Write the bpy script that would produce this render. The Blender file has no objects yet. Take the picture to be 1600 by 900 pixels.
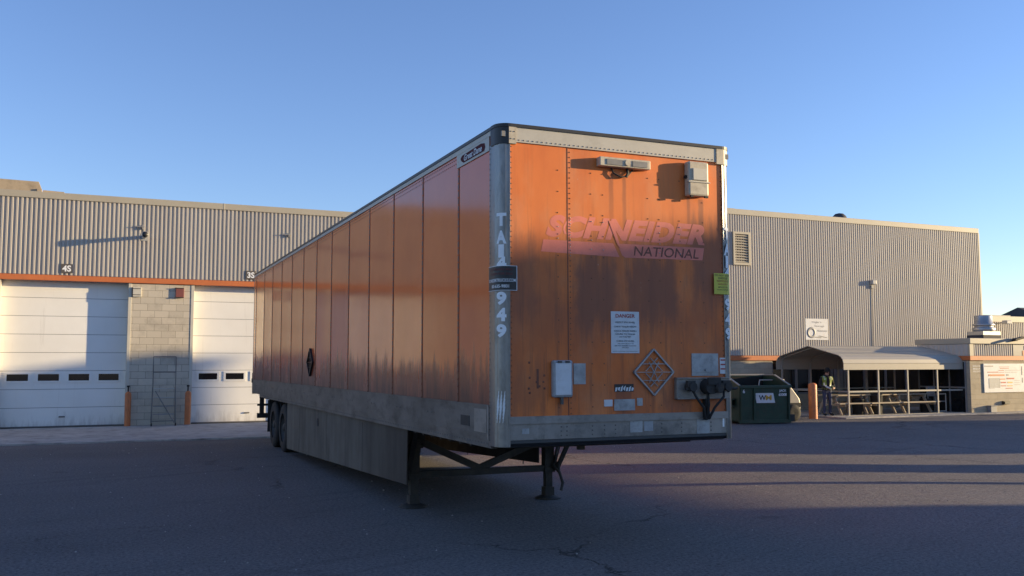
import bpy, bmesh, math, random
from mathutils import Vector, Matrix
R = math.radians
random.seed(7)
scene = bpy.context.scene
COL = scene.collection

# ------------------------------------------------------------------ camera
cam_d = bpy.data.cameras.new("camera"); cam = bpy.data.objects.new("camera", cam_d); COL.objects.link(cam)
scene.camera = cam
cam_d.sensor_width = 36.0; cam_d.lens = 36.0 * 1450.77 / 1600.0
cam_d.clip_start = 0.05; cam_d.clip_end = 6000
cam.rotation_mode = 'XYZ'
cam.location = (0, 0, 1.8356)
cam.matrix_world = Matrix.Translation((0, 0, 1.8356)) @ Matrix.Rotation(-R(24.03), 4, 'Z') @ Matrix.Rotation(R(90 + 4.624), 4, 'X') @ Matrix.Rotation(-R(0.08), 4, 'Z')

# ------------------------------------------------------------------ sky, sun, exposure
SUN_EL = 7.7
SUN_DIR = Vector((0.961 * math.cos(R(SUN_EL)), -0.276 * math.cos(R(SUN_EL)), math.sin(R(SUN_EL))))
world = bpy.data.worlds.new("World"); scene.world = world; world.use_nodes = True
nt = world.node_tree
sky = nt.nodes.new('ShaderNodeTexSky'); sky.sky_type = 'NISHITA'; sky.sun_disc = False
sky.sun_elevation = R(SUN_EL); sky.sun_rotation = math.atan2(SUN_DIR.x, SUN_DIR.y)
sky.altitude = 200; sky.air_density = 1.0; sky.dust_density = 0.0; sky.ozone_density = 2.0
bg = nt.nodes['Background']; bg.inputs['Strength'].default_value = 0.12
wb = nt.nodes.new('ShaderNodeMix'); wb.data_type = 'RGBA'; wb.blend_type = 'MULTIPLY'; wb.inputs[0].default_value = 1
wb.inputs[7].default_value = (.94, .985, 1.34, 1)              # cool white balance of the photograph
nt.links.new(sky.outputs[0], wb.inputs[6]); nt.links.new(wb.outputs[2], bg.inputs[0])
sun_d = bpy.data.lights.new("sun", 'SUN'); sun_d.energy = 4.8; sun_d.angle = R(0.5); sun_d.color = (1.0, 0.76, 0.42)
sun = bpy.data.objects.new("sun", sun_d); COL.objects.link(sun)
sun.rotation_euler = SUN_DIR.to_track_quat('Z', 'Y').to_euler()
vs = scene.view_settings
scene.display_settings.display_device = 'sRGB'
vs.view_transform = 'Standard'; vs.look = 'None'; vs.exposure = 0.93; vs.gamma = 1.0; vs.use_curve_mapping = False

# ------------------------------------------------------------------ helpers
class MB:
    def __init__(s): s.v = []; s.f = []; s.m = []; s.s = []
    def add(s, vs_, fs_, mi=0, smooth=False, M=None):
        o = len(s.v)
        for p in vs_:
            p = Vector(p)
            s.v.append(tuple(M @ p) if M is not None else tuple(p))
        for f in fs_:
            s.f.append([i + o for i in f]); s.m.append(mi); s.s.append(smooth)
    def box(s, x0, x1, y0, y1, z0, z1, mi=0, M=None):
        if x0 > x1: x0, x1 = x1, x0
        if y0 > y1: y0, y1 = y1, y0
        if z0 > z1: z0, z1 = z1, z0
        s.add([(x0,y0,z0),(x1,y0,z0),(x1,y1,z0),(x0,y1,z0),(x0,y0,z1),(x1,y0,z1),(x1,y1,z1),(x0,y1,z1)],
              [(0,3,2,1),(4,5,6,7),(0,1,5,4),(1,2,6,5),(2,3,7,6),(3,0,4,7)], mi, False, M)
    def bar(s, p0, p1, w, h=None, mi=0):
        h = h or w
        p0 = Vector(p0); p1 = Vector(p1); d = p1 - p0
        q = d.to_track_quat('Z', 'Y').to_matrix().to_4x4(); q.translation = p0
        s.box(-w/2, w/2, -h/2, h/2, 0, d.length, mi, q)
    def cyl(s, p0, p1, r0, r1=None, n=12, mi=0, cap=True, smooth=True):
        r1 = r0 if r1 is None else r1
        p0 = Vector(p0); p1 = Vector(p1); d = p1 - p0
        q = d.to_track_quat('Z', 'Y').to_matrix().to_4x4(); q.translation = p0
        vs_ = []
        for z, r in ((0, r0), (d.length, r1)):
            for i in range(n):
                a = 2*math.pi*i/n; vs_.append((r*math.cos(a), r*math.sin(a), z))
        s.add(vs_, [(i, (i+1)%n, n+(i+1)%n, n+i) for i in range(n)], mi, smooth, q)
        if cap:
            s.add(vs_, [tuple(range(n-1,-1,-1)), tuple(range(n, 2*n))], mi, False, q)
    def tube(s, pts, r, n=8, mi=0):
        pts = [Vector(p) for p in pts]; rings = []
        for i, p in enumerate(pts):
            d = (pts[min(i+1, len(pts)-1)] - pts[max(i-1, 0)]).normalized()
            q = d.to_track_quat('Z', 'Y').to_matrix()
            rr = r[i] if isinstance(r, (list, tuple)) else r
            rings.append([p + q @ Vector((rr*math.cos(2*math.pi*k/n), rr*math.sin(2*math.pi*k/n), 0)) for k in range(n)])
        vs_ = [v for ring in rings for v in ring]
        fs_ = [(i*n+k, i*n+(k+1)%n, (i+1)*n+(k+1)%n, (i+1)*n+k) for i in range(len(pts)-1) for k in range(n)]
        s.add(vs_, fs_, mi, True)
        s.add(vs_, [tuple(range(n-1,-1,-1)), tuple(range((len(pts)-1)*n, len(pts)*n))], mi, False)
    def lathe(s, prof, n=32, mi=0, M=None, smooth=True):      # prof = [(r, h)] round Z
        vs_ = [(r*math.cos(2*math.pi*k/n), r*math.sin(2*math.pi*k/n), h) for r, h in prof for k in range(n)]
        fs_ = [(i*n+k, i*n+(k+1)%n, (i+1)*n+(k+1)%n, (i+1)*n+k) for i in range(len(prof)-1) for k in range(n)]
        s.add(vs_, fs_, mi, smooth, M)
    def prism(s, poly, axis, d0, d1, mi=0, M=None):           # poly in the two remaining axes, in order
        def P(u, v, d): return {'x': (d, u, v), 'y': (u, d, v), 'z': (u, v, d)}[axis]
        n = len(poly)
        vs_ = [P(u, v, d0) for u, v in poly] + [P(u, v, d1) for u, v in poly]
        fs_ = [tuple(range(n)), tuple(range(2*n-1, n-1, -1))] + [(i, n+i, n+(i+1)%n, (i+1)%n) for i in range(n)]
        s.add(vs_, fs_, mi, False, M)
    def build(s, name, mats, parent=None, bevel=0, recalc=True):
        me = bpy.data.meshes.new(name); me.from_pydata(s.v, [], s.f)
        for m in (mats if isinstance(mats, (list, tuple)) else [mats]): me.materials.append(m)
        me.polygons.foreach_set('material_index', s.m); me.polygons.foreach_set('use_smooth', s.s)
        if recalc:
            bm = bmesh.new(); bm.from_mesh(me); bmesh.ops.recalc_face_normals(bm, faces=bm.faces); bm.to_mesh(me); bm.free()
        me.update()
        o = bpy.data.objects.new(name, me); COL.objects.link(o)
        if parent: o.parent = parent
        if bevel:
            b = o.modifiers.new('bevel', 'BEVEL'); b.width = bevel; b.segments = 2; b.limit_method = 'ANGLE'; b.angle_limit = R(40)
        return o

def tag(o, label=None, cat=None, group=None, kind=None):
    if label: o['label'] = label
    if cat: o['category'] = cat
    if group: o['group'] = group
    if kind: o['kind'] = kind
    return o
def empty(name, loc=(0,0,0), rz=0, label=None, cat=None, group=None):
    o = bpy.data.objects.new(name, None); COL.objects.link(o); o.location = loc; o.rotation_euler.z = rz
    return tag(o, label, cat, group)
def copy_tree(o, parent=None):
    c = o.copy(); COL.objects.link(c)
    if parent: c.parent = parent
    for ch in list(o.children): copy_tree(ch, c)
    return c

def text_geo(s, width=None, height=None, bold=0.0, shear=0.0, spacing=1.0, maxlen=None):
    """flat letters: list of 2D points and faces, scaled to width and/or height, origin bottom left"""
    cu = bpy.data.curves.new("t", 'FONT'); cu.body = s; cu.size = 1; cu.offset = bold; cu.shear = shear
    cu.space_character = spacing; cu.resolution_u = 4; cu.fill_mode = 'FRONT'
    ob = bpy.data.objects.new("t", cu); COL.objects.link(ob)
    dg = bpy.context.evaluated_depsgraph_get(); dg.update()
    me = bpy.data.meshes.new_from_object(ob.evaluated_get(dg))
    xs = [v.co.x for v in me.vertices]; ys = [v.co.y for v in me.vertices]
    x0, x1, y0, y1 = min(xs), max(xs), min(ys), max(ys)
    sx = width/(x1-x0) if width else None; sy = height/(y1-y0) if height else None
    sx = sx or sy; sy = sy or sx
    bm = bmesh.new(); bm.from_mesh(me)
    for v in bm.verts: v.co = ((v.co.x-x0)*sx, (v.co.y-y0)*sy, 0)
    if maxlen:
        bmesh.ops.triangulate(bm, faces=bm.faces)
        for _ in range(4):
            es = [e for e in bm.edges if e.calc_length() > maxlen]
            if not es: break
            bmesh.ops.subdivide_edges(bm, edges=es, cuts=1)
            bmesh.ops.triangulate(bm, faces=bm.faces)
    bm.verts.index_update()
    pts = [(v.co.x, v.co.y) for v in bm.verts]; fs_ = [[v.index for v in f.verts] for f in bm.faces]
    bm.free(); bpy.data.objects.remove(ob); bpy.data.curves.remove(cu); bpy.data.meshes.remove(me)
    return pts, fs_, (x1-x0)*sx, (y1-y0)*sy
def put_text(mb, s, fn, mi=0, center=False, **kw):
    pts, fs_, w, h = text_geo(s, **kw)
    off = -w/2 if center else 0
    mb.add([fn(x+off, y) for x, y in pts], fs_, mi)

# ------------------------------------------------------------------ materials
def new_mat(name):
    m = bpy.data.materials.new(name); m.use_nodes = True
    return m, m.node_tree, m.node_tree.nodes['Principled BSDF']
def N(t, k, **kw):
    n = t.nodes.new(k)
    for a, b in kw.items(): setattr(n, a, b)
    return n
def coords(t, scale=(1,1,1), loc=(0,0,0)):
    tc = N(t, 'ShaderNodeTexCoord'); mp = N(t, 'ShaderNodeMapping')
    mp.inputs['Scale'].default_value = scale; mp.inputs['Location'].default_value = loc
    t.links.new(tc.outputs['Object'], mp.inputs[0]); return mp.outputs[0]
def noise(t, vec, scale, detail=4, rough=.6):
    n = N(t, 'ShaderNodeTexNoise'); n.inputs['Scale'].default_value = scale; n.inputs['Detail'].default_value = detail
    n.inputs['Roughness'].default_value = rough; t.links.new(vec, n.inputs['Vector']); return n.outputs['Fac']
def ramp(t, fac, stops):
    r = N(t, 'ShaderNodeValToRGB'); e = r.color_ramp.elements
    while len(e) < len(stops): e.new(.5)
    for el, (p, c) in zip(e, stops):
        el.position = p; el.color = (c, c, c, 1) if isinstance(c, (int, float)) else (*c, 1)
    t.links.new(fac, r.inputs[0]); return r.outputs[0]
def mix(t, fac, a, b, mode='MIX'):
    n = N(t, 'ShaderNodeMix'); n.data_type = 'RGBA'; n.blend_type = mode
    for sock, val in ((n.inputs[0], fac), (n.inputs[6], a), (n.inputs[7], b)):
        if isinstance(val, (int, float)): sock.default_value = val
        elif isinstance(val, tuple): sock.default_value = (*val, 1)
        else: t.links.new(val, sock)
    return n.outputs[2]
def math_n(t, op, a, b):
    n = N(t, 'ShaderNodeMath', operation=op)
    for sock, val in zip(n.inputs, (a, b)):
        if isinstance(val, (int, float)): sock.default_value = val
        else: t.links.new(val, sock)
    return n.outputs[0]
def bump(t, bs, h, strength, dist=.02):
    b = N(t, 'ShaderNodeBump'); b.inputs['Strength'].default_value = strength; b.inputs['Distance'].default_value = dist
    t.links.new(h, b.inputs['Height']); t.links.new(b.outputs[0], bs.inputs['Normal'])
def mat(name, col, rough=.6, metal=0.0, var=.2, scale=2.5, bmp=0.0, bscale=60, stretch=(1,1,1), dirt=None, dirt_amt=.4, coat=0.0, spec=.5):
    m, t, b = new_mat(name)
    v = coords(t, stretch)
    n1 = noise(t, v, scale, 6)
    c = mix(t, ramp(t, n1, [(.3, 0.), (.7, 1.)]), tuple(x*(1-var) for x in col), tuple(min(1, x*(1+var)) for x in col))
    if dirt:
        n2 = noise(t, v, scale*2.3, 8, .7)
        c = mix(t, math_n(t, 'MULTIPLY', ramp(t, n2, [(.48, 0.), (.7, 1.)]), dirt_amt), c, dirt)
    t.links.new(c, b.inputs['Base Color'])
    b.inputs['Roughness'].default_value = rough; b.inputs['Metallic'].default_value = metal
    b.inputs['Specular IOR Level'].default_value = spec
    if coat: b.inputs['Coat Weight'].default_value = coat; b.inputs['Coat Roughness'].default_value = .08
    if bmp: bump(t, b, noise(t, coords(t), bscale, 3), bmp)
    return m

def mat_asphalt():
    m, t, b = new_mat('asphalt')
    v = coords(t)
    big = noise(t, v, .10, 5, .6); mid = noise(t, coords(t, (.4, 1.0, 1)), .8, 7, .65)
    fine = noise(t, v, 26, 4, .85); grit = noise(t, v, 70, 2, .7)
    c = mix(t, ramp(t, big, [(.32, 0.), (.68, 1.)]), (.112, .101, .099), (.215, .196, .186))
    c = mix(t, ramp(t, mid, [(.35, 0.), (.75, .6)]), c, (.215, .196, .186))
    c = mix(t, ramp(t, fine, [(.36, .75), (.52, 0.)]), c, (.035, .034, .036))
    c = mix(t, ramp(t, fine, [(.52, 0.), (.72, .7)]), c, (.30, .275, .26))
    c = mix(t, ramp(t, grit, [(.60, 0.), (.72, .6)]), c, (.40, .37, .35))
    wn = N(t, 'ShaderNodeTexNoise'); wn.inputs['Scale'].default_value = .55; wn.inputs['Detail'].default_value = 9; wn.inputs['Roughness'].default_value = .65
    t.links.new(v, wn.inputs['Vector'])
    def cracks(sc, amp, w, off, lo, hi, msc):
        vm = N(t, 'ShaderNodeVectorMath', operation='MULTIPLY_ADD'); vm.inputs[1].default_value = (amp, amp, 0)
        t.links.new(wn.outputs['Color'], vm.inputs[0]); t.links.new(coords(t, (1, 1, 1), off), vm.inputs[2])
        vo = N(t, 'ShaderNodeTexVoronoi', feature='DISTANCE_TO_EDGE'); vo.inputs['Scale'].default_value = sc; t.links.new(vm.outputs[0], vo.inputs['Vector'])
        k = ramp(t, vo.outputs['Distance'], [(0., 1.), (w, 0.)])
        return math_n(t, 'MULTIPLY', k, ramp(t, noise(t, v, msc, 2), [(lo, 0.), (hi, 1.)]))
    ck = cracks(.13, 2.2, .0035, (3, 1, 0), .46, .56, .30)
    ck2 = cracks(.55, 1.0, .010, (7, 2, 0), .58, .66, .22)
    c = mix(t, math_n(t, 'MULTIPLY', ck, .7), c, (.018, .018, .019))
    c = mix(t, math_n(t, 'MULTIPLY', ck2, .3), c, (.03, .03, .03))
    drips = ramp(t, noise(t, v, 1.7, 9, .8), [(.64, 0.), (.70, .65)])
    c = mix(t, drips, c, (.045, .043, .043))
    for sc_, rot, lo_, am in (((.12, 3.2, 1), .35, .56, .38), ((.10, 2.4, 1), -.75, .60, .32)):   # tyre scuffs in two directions
        tcx = N(t, 'ShaderNodeTexCoord'); mp = N(t, 'ShaderNodeMapping'); mp.vector_type = 'TEXTURE'
        mp.inputs['Rotation'].default_value = (0, 0, rot); mp.inputs['Scale'].default_value = (1/sc_[0], 1/sc_[1], 1); t.links.new(tcx.outputs['Object'], mp.inputs[0])
        scuff = ramp(t, noise(t, mp.outputs[0], .9, 6, .7), [(lo_, 0.), (lo_ + .13, am)]); c = mix(t, scuff, c, (.06, .056, .056))
    oil = ramp(t, noise(t, coords(t, (1, 1.3, 1), (8, 2, 0)), .75, 6, .6), [(.66, 0.), (.74, .6)])
    c = mix(t, oil, c, (.045, .042, .042))
    t.links.new(c, b.inputs['Base Color']); b.inputs['Roughness'].default_value = .85; b.inputs['Specular IOR Level'].default_value = .3
    h = math_n(t, 'ADD', math_n(t, 'MULTIPLY', fine, .30), math_n(t, 'MULTIPLY', noise(t, v, 5, 5), .45))
    h = math_n(t, 'SUBTRACT', h, math_n(t, 'MULTIPLY', ck, .3))
    bump(t, b, h, 1.0, .06)
    return m
def mat_block(name, col, mortar, var=.25, w=.40, h=.20, sc=1.0):
    m, t, b = new_mat(name)
    tc = N(t, 'ShaderNodeTexCoord'); sp = N(t, 'ShaderNodeSeparateXYZ'); cb = N(t, 'ShaderNodeCombineXYZ')
    t.links.new(tc.outputs['Object'], sp.inputs[0])
    t.links.new(math_n(t, 'ADD', sp.outputs[0], sp.outputs[1]), cb.inputs[0]); t.links.new(sp.outputs[2], cb.inputs[1])
    br = N(t, 'ShaderNodeTexBrick'); br.inputs['Scale'].default_value = sc; br.inputs['Brick Width'].default_value = w
    br.inputs['Row Height'].default_value = h; br.inputs['Mortar Size'].default_value = .006; br.inputs['Bias'].default_value = 0
    br.inputs['Mortar Smooth'].default_value = .3
    br.inputs['Color1'].default_value = (*[x*(1-var) for x in col], 1); br.inputs['Color2'].default_value = (*[min(1, x*(1+var)) for x in col], 1)
    br.inputs['Mortar'].default_value = (*mortar, 1); t.links.new(cb.outputs[0], br.inputs['Vector'])
    n = noise(t, tc.outputs['Object'], 2.2, 7, .7)
    c = mix(t, math_n(t, 'MULTIPLY', ramp(t, n, [(.5, 0.), (.68, 1.)]), .32), br.outputs['Color'], tuple(x*.35 for x in col))
    t.links.new(c, b.inputs['Base Color']); b.inputs['Roughness'].default_value = .9
    hgt = math_n(t, 'ADD', math_n(t, 'MULTIPLY', br.outputs['Fac'], -1.), math_n(t, 'MULTIPLY', noise(t, tc.outputs['Object'], 45, 3), .35))
    bump(t, b, hgt, .6, .012)
    return m
def mat_trailer_front():
    m, t, b = new_mat('weathered_orange_paint')
    v = coords(t)
    c = mix(t, ramp(t, noise(t, coords(t, (1.3, 1, .5)), 1.6, 5), [(.3, 0.), (.7, 1.)]), (.66, .150, .030), (.84, .24, .054))
    # pale chalky haze, soot clouds with some shade painted in, vertical runs, chips
    c = mix(t, ramp(t, noise(t, coords(t, (1.2, 1, .6), (5, 0, 1)), 1.9, 6, .6), [(.50, 0.), (.72, .45)]), c, (.66, .33, .17))
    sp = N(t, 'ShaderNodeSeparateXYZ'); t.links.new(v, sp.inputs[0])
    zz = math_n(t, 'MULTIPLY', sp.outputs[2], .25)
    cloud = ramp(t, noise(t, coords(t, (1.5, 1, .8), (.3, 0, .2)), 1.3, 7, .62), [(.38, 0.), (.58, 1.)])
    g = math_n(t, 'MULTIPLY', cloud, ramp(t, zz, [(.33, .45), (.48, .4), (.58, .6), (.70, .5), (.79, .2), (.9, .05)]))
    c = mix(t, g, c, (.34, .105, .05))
    # soot patches left by exhaust between the ribs and below fittings
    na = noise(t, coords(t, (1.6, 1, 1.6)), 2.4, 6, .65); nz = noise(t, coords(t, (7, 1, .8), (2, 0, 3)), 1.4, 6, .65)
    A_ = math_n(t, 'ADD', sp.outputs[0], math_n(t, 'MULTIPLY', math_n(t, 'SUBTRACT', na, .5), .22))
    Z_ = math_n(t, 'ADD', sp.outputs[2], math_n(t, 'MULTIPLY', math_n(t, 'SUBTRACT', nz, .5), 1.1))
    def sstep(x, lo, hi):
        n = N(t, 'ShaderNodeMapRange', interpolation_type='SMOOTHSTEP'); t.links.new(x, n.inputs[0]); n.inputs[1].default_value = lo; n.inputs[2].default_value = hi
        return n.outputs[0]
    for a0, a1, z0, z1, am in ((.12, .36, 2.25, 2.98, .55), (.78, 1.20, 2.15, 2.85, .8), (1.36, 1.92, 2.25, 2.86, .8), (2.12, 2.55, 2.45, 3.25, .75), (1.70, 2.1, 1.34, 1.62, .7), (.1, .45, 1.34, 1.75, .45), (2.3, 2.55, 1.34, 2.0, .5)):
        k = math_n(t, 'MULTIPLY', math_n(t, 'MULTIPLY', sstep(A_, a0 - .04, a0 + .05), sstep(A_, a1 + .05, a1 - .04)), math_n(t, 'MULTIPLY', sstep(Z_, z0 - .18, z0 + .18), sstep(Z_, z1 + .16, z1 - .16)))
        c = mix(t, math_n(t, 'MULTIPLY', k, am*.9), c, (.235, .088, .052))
    for a0, a1, z0, z1 in ((1.16, 1.21, 3.1, 3.72), (1.31, 1.35, 2.9, 3.68), (2.06, 2.10, 3.0, 3.5), (2.2, 2.26, 2.8, 3.5), (.585, .63, 1.34, 1.46), (1.21, 1.39, 1.34, 1.56), (1.615, 1.65, 1.34, 1.52)):   # runs below fittings
        A2 = math_n(t, 'ADD', sp.outputs[0], math_n(t, 'MULTIPLY', math_n(t, 'SUBTRACT', na, .5), .03))
        k = math_n(t, 'MULTIPLY', math_n(t, 'MULTIPLY', sstep(A2, a0 - .012, a0 + .012), sstep(A2, a1 + .012, a1 - .012)), math_n(t, 'MULTIPLY', sstep(sp.outputs[2], z0 - .25, z1), sstep(sp.outputs[2], z1 + .02, z1 - .01)))
        c = mix(t, math_n(t, 'MULTIPLY', k, .55), c, (.20, .075, .042))
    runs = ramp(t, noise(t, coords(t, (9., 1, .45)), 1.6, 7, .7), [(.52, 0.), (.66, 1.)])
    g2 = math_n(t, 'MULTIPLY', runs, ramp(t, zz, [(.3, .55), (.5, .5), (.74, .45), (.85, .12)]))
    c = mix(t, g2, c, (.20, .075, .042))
    c = mix(t, ramp(t, noise(t, v, 13, 9, .85), [(.655, 0.), (.69, .8)]), c, (.09, .045, .032))
    c = mix(t, ramp(t, noise(t, coords(t, (1, 1, .25)), 24, 4, .8), [(.70, 0.), (.73, .7)]), c, (.55, .42, .33))
    t.links.new(c, b.inputs['Base Color']); b.inputs['Roughness'].default_value = .5; b.inputs['Specular IOR Level'].default_value = .35
    bump(t, b, noise(t, coords(t, (1, 1, .6)), 2.0, 2), .10, .02)
    return m
def mat_trailer_side():
    m, t, b = new_mat('glossy_orange_paint')
    v = coords(t)
    c = mix(t, ramp(t, noise(t, v, .9, 5), [(.3, 0.), (.7, 1.)]), (.64, .118, .034), (.76, .155, .043))
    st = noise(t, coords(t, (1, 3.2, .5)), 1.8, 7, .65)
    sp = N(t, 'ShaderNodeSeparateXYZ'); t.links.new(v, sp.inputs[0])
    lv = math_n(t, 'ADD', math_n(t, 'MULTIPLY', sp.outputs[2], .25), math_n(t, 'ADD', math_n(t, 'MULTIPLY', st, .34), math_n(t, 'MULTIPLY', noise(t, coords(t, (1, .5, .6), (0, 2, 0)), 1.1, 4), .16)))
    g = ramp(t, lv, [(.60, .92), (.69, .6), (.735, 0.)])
    c = mix(t, g, c, (.06, .028, .025))  # lower grime, with the dark reflection of shaded doors and ground painted in
    t.links.new(c, b.inputs['Base Color'])
    rr = ramp(t, math_n(t, 'ADD', math_n(t, 'MULTIPLY', g, .35), math_n(t, 'MULTIPLY', noise(t, coords(t, (1, 1.5, .5)), 5, 8, .75), .22)), [(0., .05), (1., .75)])
    t.links.new(rr, b.inputs['Roughness']); b.inputs['Specular IOR Level'].default_value = .27
    b.inputs['Coat Weight'].default_value = .06; b.inputs['Coat Roughness'].default_value = .05
    bump(t, b, noise(t, coords(t, (1, 1, .7)), 1.3, 2), .07, .02)
    return m

M_ASPH = mat_asphalt()
M_CONC = mat('concrete', (.41, .385, .355), .9, var=.2, scale=1.2, bmp=.25, dirt=(.10, .095, .09), dirt_amt=.6)
def mat_clad():
    m, t, b = new_mat('corrugated_tan_paint')
    v = coords(t); sp = N(t, 'ShaderNodeSeparateXYZ'); t.links.new(v, sp.inputs[0])
    wn = N(t, 'ShaderNodeTexWhiteNoise', noise_dimensions='1D')
    t.links.new(math_n(t, 'FLOOR', math_n(t, 'MULTIPLY', sp.outputs[0], 1/.96), 0), wn.inputs['W'])
    c = mix(t, wn.outputs['Value'], (.475, .435, .385), (.515, .475, .42))
    c = mix(t, ramp(t, noise(t, coords(t, (1.5, 1, .12)), 1.2, 7, .7), [(.52, 0.), (.75, .45)]), c, (.34, .305, .265))
    c = mix(t, ramp(t, noise(t, v, .35, 4), [(.4, 0.), (.7, .3)]), c, (.43, .40, .36))
    t.links.new(c, b.inputs['Base Color']); b.inputs['Roughness'].default_value = .55
    return m
M_TAN = mat_clad()
M_CAP = mat('tan_flashing', (.43, .385, .30), .5, var=.06, scale=1.0)
M_BAND = mat('orange_band_paint', (.56, .16, .045), .5, var=.1, scale=1.5, dirt=(.25, .1, .05), dirt_amt=.3)
M_BLOCK = mat_block('painted_block', (.53, .475, .385), (.25, .225, .19), .07)
M_BLOCKG = mat_block('grey_block', (.46, .395, .285), (.36, .31, .23), .05)
M_WHITE = mat('white_door_paint', (.84, .82, .77), .5, var=.03, scale=1.0, dirt=(.45, .42, .38), dirt_amt=.25)
def mat_door():
    m, t, b = new_mat('white_door_panels')
    v = coords(t)
    c = mix(t, ramp(t, noise(t, v, .8, 6), [(.3, 0.), (.7, 1.)]), (.80, .78, .73), (.87, .855, .81))
    sp = N(t, 'ShaderNodeSeparateXYZ'); t.links.new(v, sp.inputs[0])
    lo = ramp(t, math_n(t, 'ADD', math_n(t, 'MULTIPLY', sp.outputs[2], .5), math_n(t, 'MULTIPLY', noise(t, coords(t, (3, 1, .6)), 2, 7, .7), .8)), [(.34, .6), (.56, .0)])
    c = mix(t, lo, c, (.46, .43, .39))
    dr = ramp(t, noise(t, coords(t, (6, 1, .35)), 1.4, 7, .7), [(.60, 0.), (.72, .35)]); c = mix(t, dr, c, (.55, .52, .47))
    t.links.new(c, b.inputs['Base Color']); b.inputs['Roughness'].default_value = .5
    bump(t, b, noise(t, coords(t, (.8, 1, 2)), 1.2, 3), .12, .04)
    return m
M_DOOR = mat_door()
M_JOINT = mat('dark_joint', (.16, .155, .15), .7)
M_TRIMW = mat('cream_trim', (.55, .52, .44), .6, var=.08)
M_GLASS = mat('dark_glass', (.012, .013, .016), .08, var=.1, spec=.6)
M_DARK = mat('black_rubber', (.018, .018, .018), .75, var=.3, scale=6)
M_TYRE = mat('tyre_rubber', (.022, .021, .021), .8, var=.35, scale=8, bmp=.2)
M_BLACK = mat('black_paint', (.02, .02, .022), .45, var=.25)
M_UNDER = mat('grimy_black_steel', (.03, .028, .026), .7, var=.4, scale=5, dirt=(.07, .05, .035), dirt_amt=.6)
M_ALU = mat('dirty_aluminium', (.24, .24, .24), .38, .75, var=.15, scale=1.5, stretch=(1,1,.4), dirt=(.085, .075, .065), dirt_amt=.9, bmp=.12, bscale=14)
M_ALUD = mat('grimy_aluminium_rail', (.32, .285, .25), .6, .35, var=.25, scale=1.4, stretch=(1,.6,1), dirt=(.085, .075, .065), dirt_amt=.8, bmp=.08, bscale=12)
M_ALUH = mat('painted_grey_header', (.50, .47, .40), .5, .1, var=.06, scale=1.2, dirt=(.25, .22, .18), dirt_amt=.35)
def mat_skirt():
    m, t, b = new_mat('dirty_skirt_panel')
    v = coords(t)
    c = mix(t, ramp(t, noise(t, v, .9, 6), [(.3, 0.), (.7, 1.)]), (.10, .088, .072), (.175, .155, .13))
    st = ramp(t, noise(t, coords(t, (1, 2.2, .45)), 1.5, 8, .7), [(.42, 0.), (.70, .7)]); c = mix(t, st, c, (.045, .038, .033))
    pale = ramp(t, noise(t, coords(t, (1, 4.5, .2), (0, 4, 0)), 1.2, 6, .6), [(.62, 0.), (.74, .35)]); c = mix(t, pale, c, (.24, .225, .20))
    sp = N(t, 'ShaderNodeSeparateXYZ'); t.links.new(v, sp.inputs[0])
    fr = ramp(t, math_n(t, 'ADD', math_n(t, 'MULTIPLY', sp.outputs[1], .08), math_n(t, 'MULTIPLY', noise(t, v, 1.1, 5), .35)), [(.38, .8), (.72, 0.)])
    c = mix(t, fr, c, (.042, .031, .025))
    t.links.new(c, b.inputs['Base Color']); b.inputs['Roughness'].default_value = .72; b.inputs['Specular IOR Level'].default_value = .3
    bump(t, b, noise(t, v, 1.6, 3), .12, .03)
    return m
M_SKIRT = mat_skirt()
M_RAILS = mat('grimy_side_rail', (.155, .138, .122), .6, .3, var=.3, scale=1.6, stretch=(1,.7,1.6), dirt=(.055, .046, .04), dirt_amt=.85, bmp=.08, bscale=12)
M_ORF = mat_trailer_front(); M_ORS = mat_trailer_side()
M_SEAM = mat('grimy_orange_seam', (.16, .05, .025), .5, var=.4, scale=6)
M_RIVET = mat('rivet_heads', (.20, .075, .035), .5, var=.4, scale=9)
M_RIVD = mat('dark_rivets', (.10, .09, .08), .6)
M_LOGO = mat('faded_pink_lettering', (.79, .215, .145), .55, var=.08, scale=3, dirt=(.40, .13, .085), dirt_amt=.4)
M_LOGOD = mat('brown_lettering', (.15, .045, .02), .5, var=.2)
M_BEIGE = mat('yellowed_plastic', (.52, .46, .35), .5, var=.10, scale=5, dirt=(.2, .16, .11), dirt_amt=.5)
M_LENS = mat('grey_lens', (.26, .24, .20), .3, var=.2, scale=8)
M_LGREY = mat('grey_plastic', (.36, .37, .38), .5, var=.08, scale=4, dirt=(.15, .14, .13), dirt_amt=.4)
M_PLATE = mat('worn_metal_plate', (.36, .37, .38), .5, .5, var=.25, scale=5, dirt=(.12, .11, .10), dirt_amt=.5)
M_STICK = mat('white_vinyl', (.66, .67, .68), .5, var=.06, scale=4, dirt=(.35, .33, .3), dirt_amt=.3)
M_WLET = mat('white_letter_paint', (.86, .87, .88), .5, var=.06, scale=9)
M_INK = mat('dark_ink', (.04, .04, .045), .6)
M_RED = mat('red_ink', (.42, .05, .045), .55)
M_REDF = mat('faded_red_ink', (.16, .028, .025), .6)
M_YEL = mat('yellow_green_vinyl', (.62, .56, .07), .5, var=.05)
M_EMB = mat('dark_red_emblem', (.085, .014, .018), .75, spec=.2)
M_BOLL = mat('orange_bollard_paint', (.54, .165, .05), .5, var=.15, scale=3, dirt=(.22, .09, .05), dirt_amt=.5)
M_RBOX = mat('dull_red_paint', (.20, .06, .05), .55, var=.1)
M_STEEL = mat('galvanised_steel', (.45, .45, .44), .4, .7, var=.1, scale=6)
M_GREY = mat('grey_steel_paint', (.24, .24, .24), .5, var=.15)
M_SIGND = mat('brown_sign_enamel', (.10, .085, .075), .6, var=.1)
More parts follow.
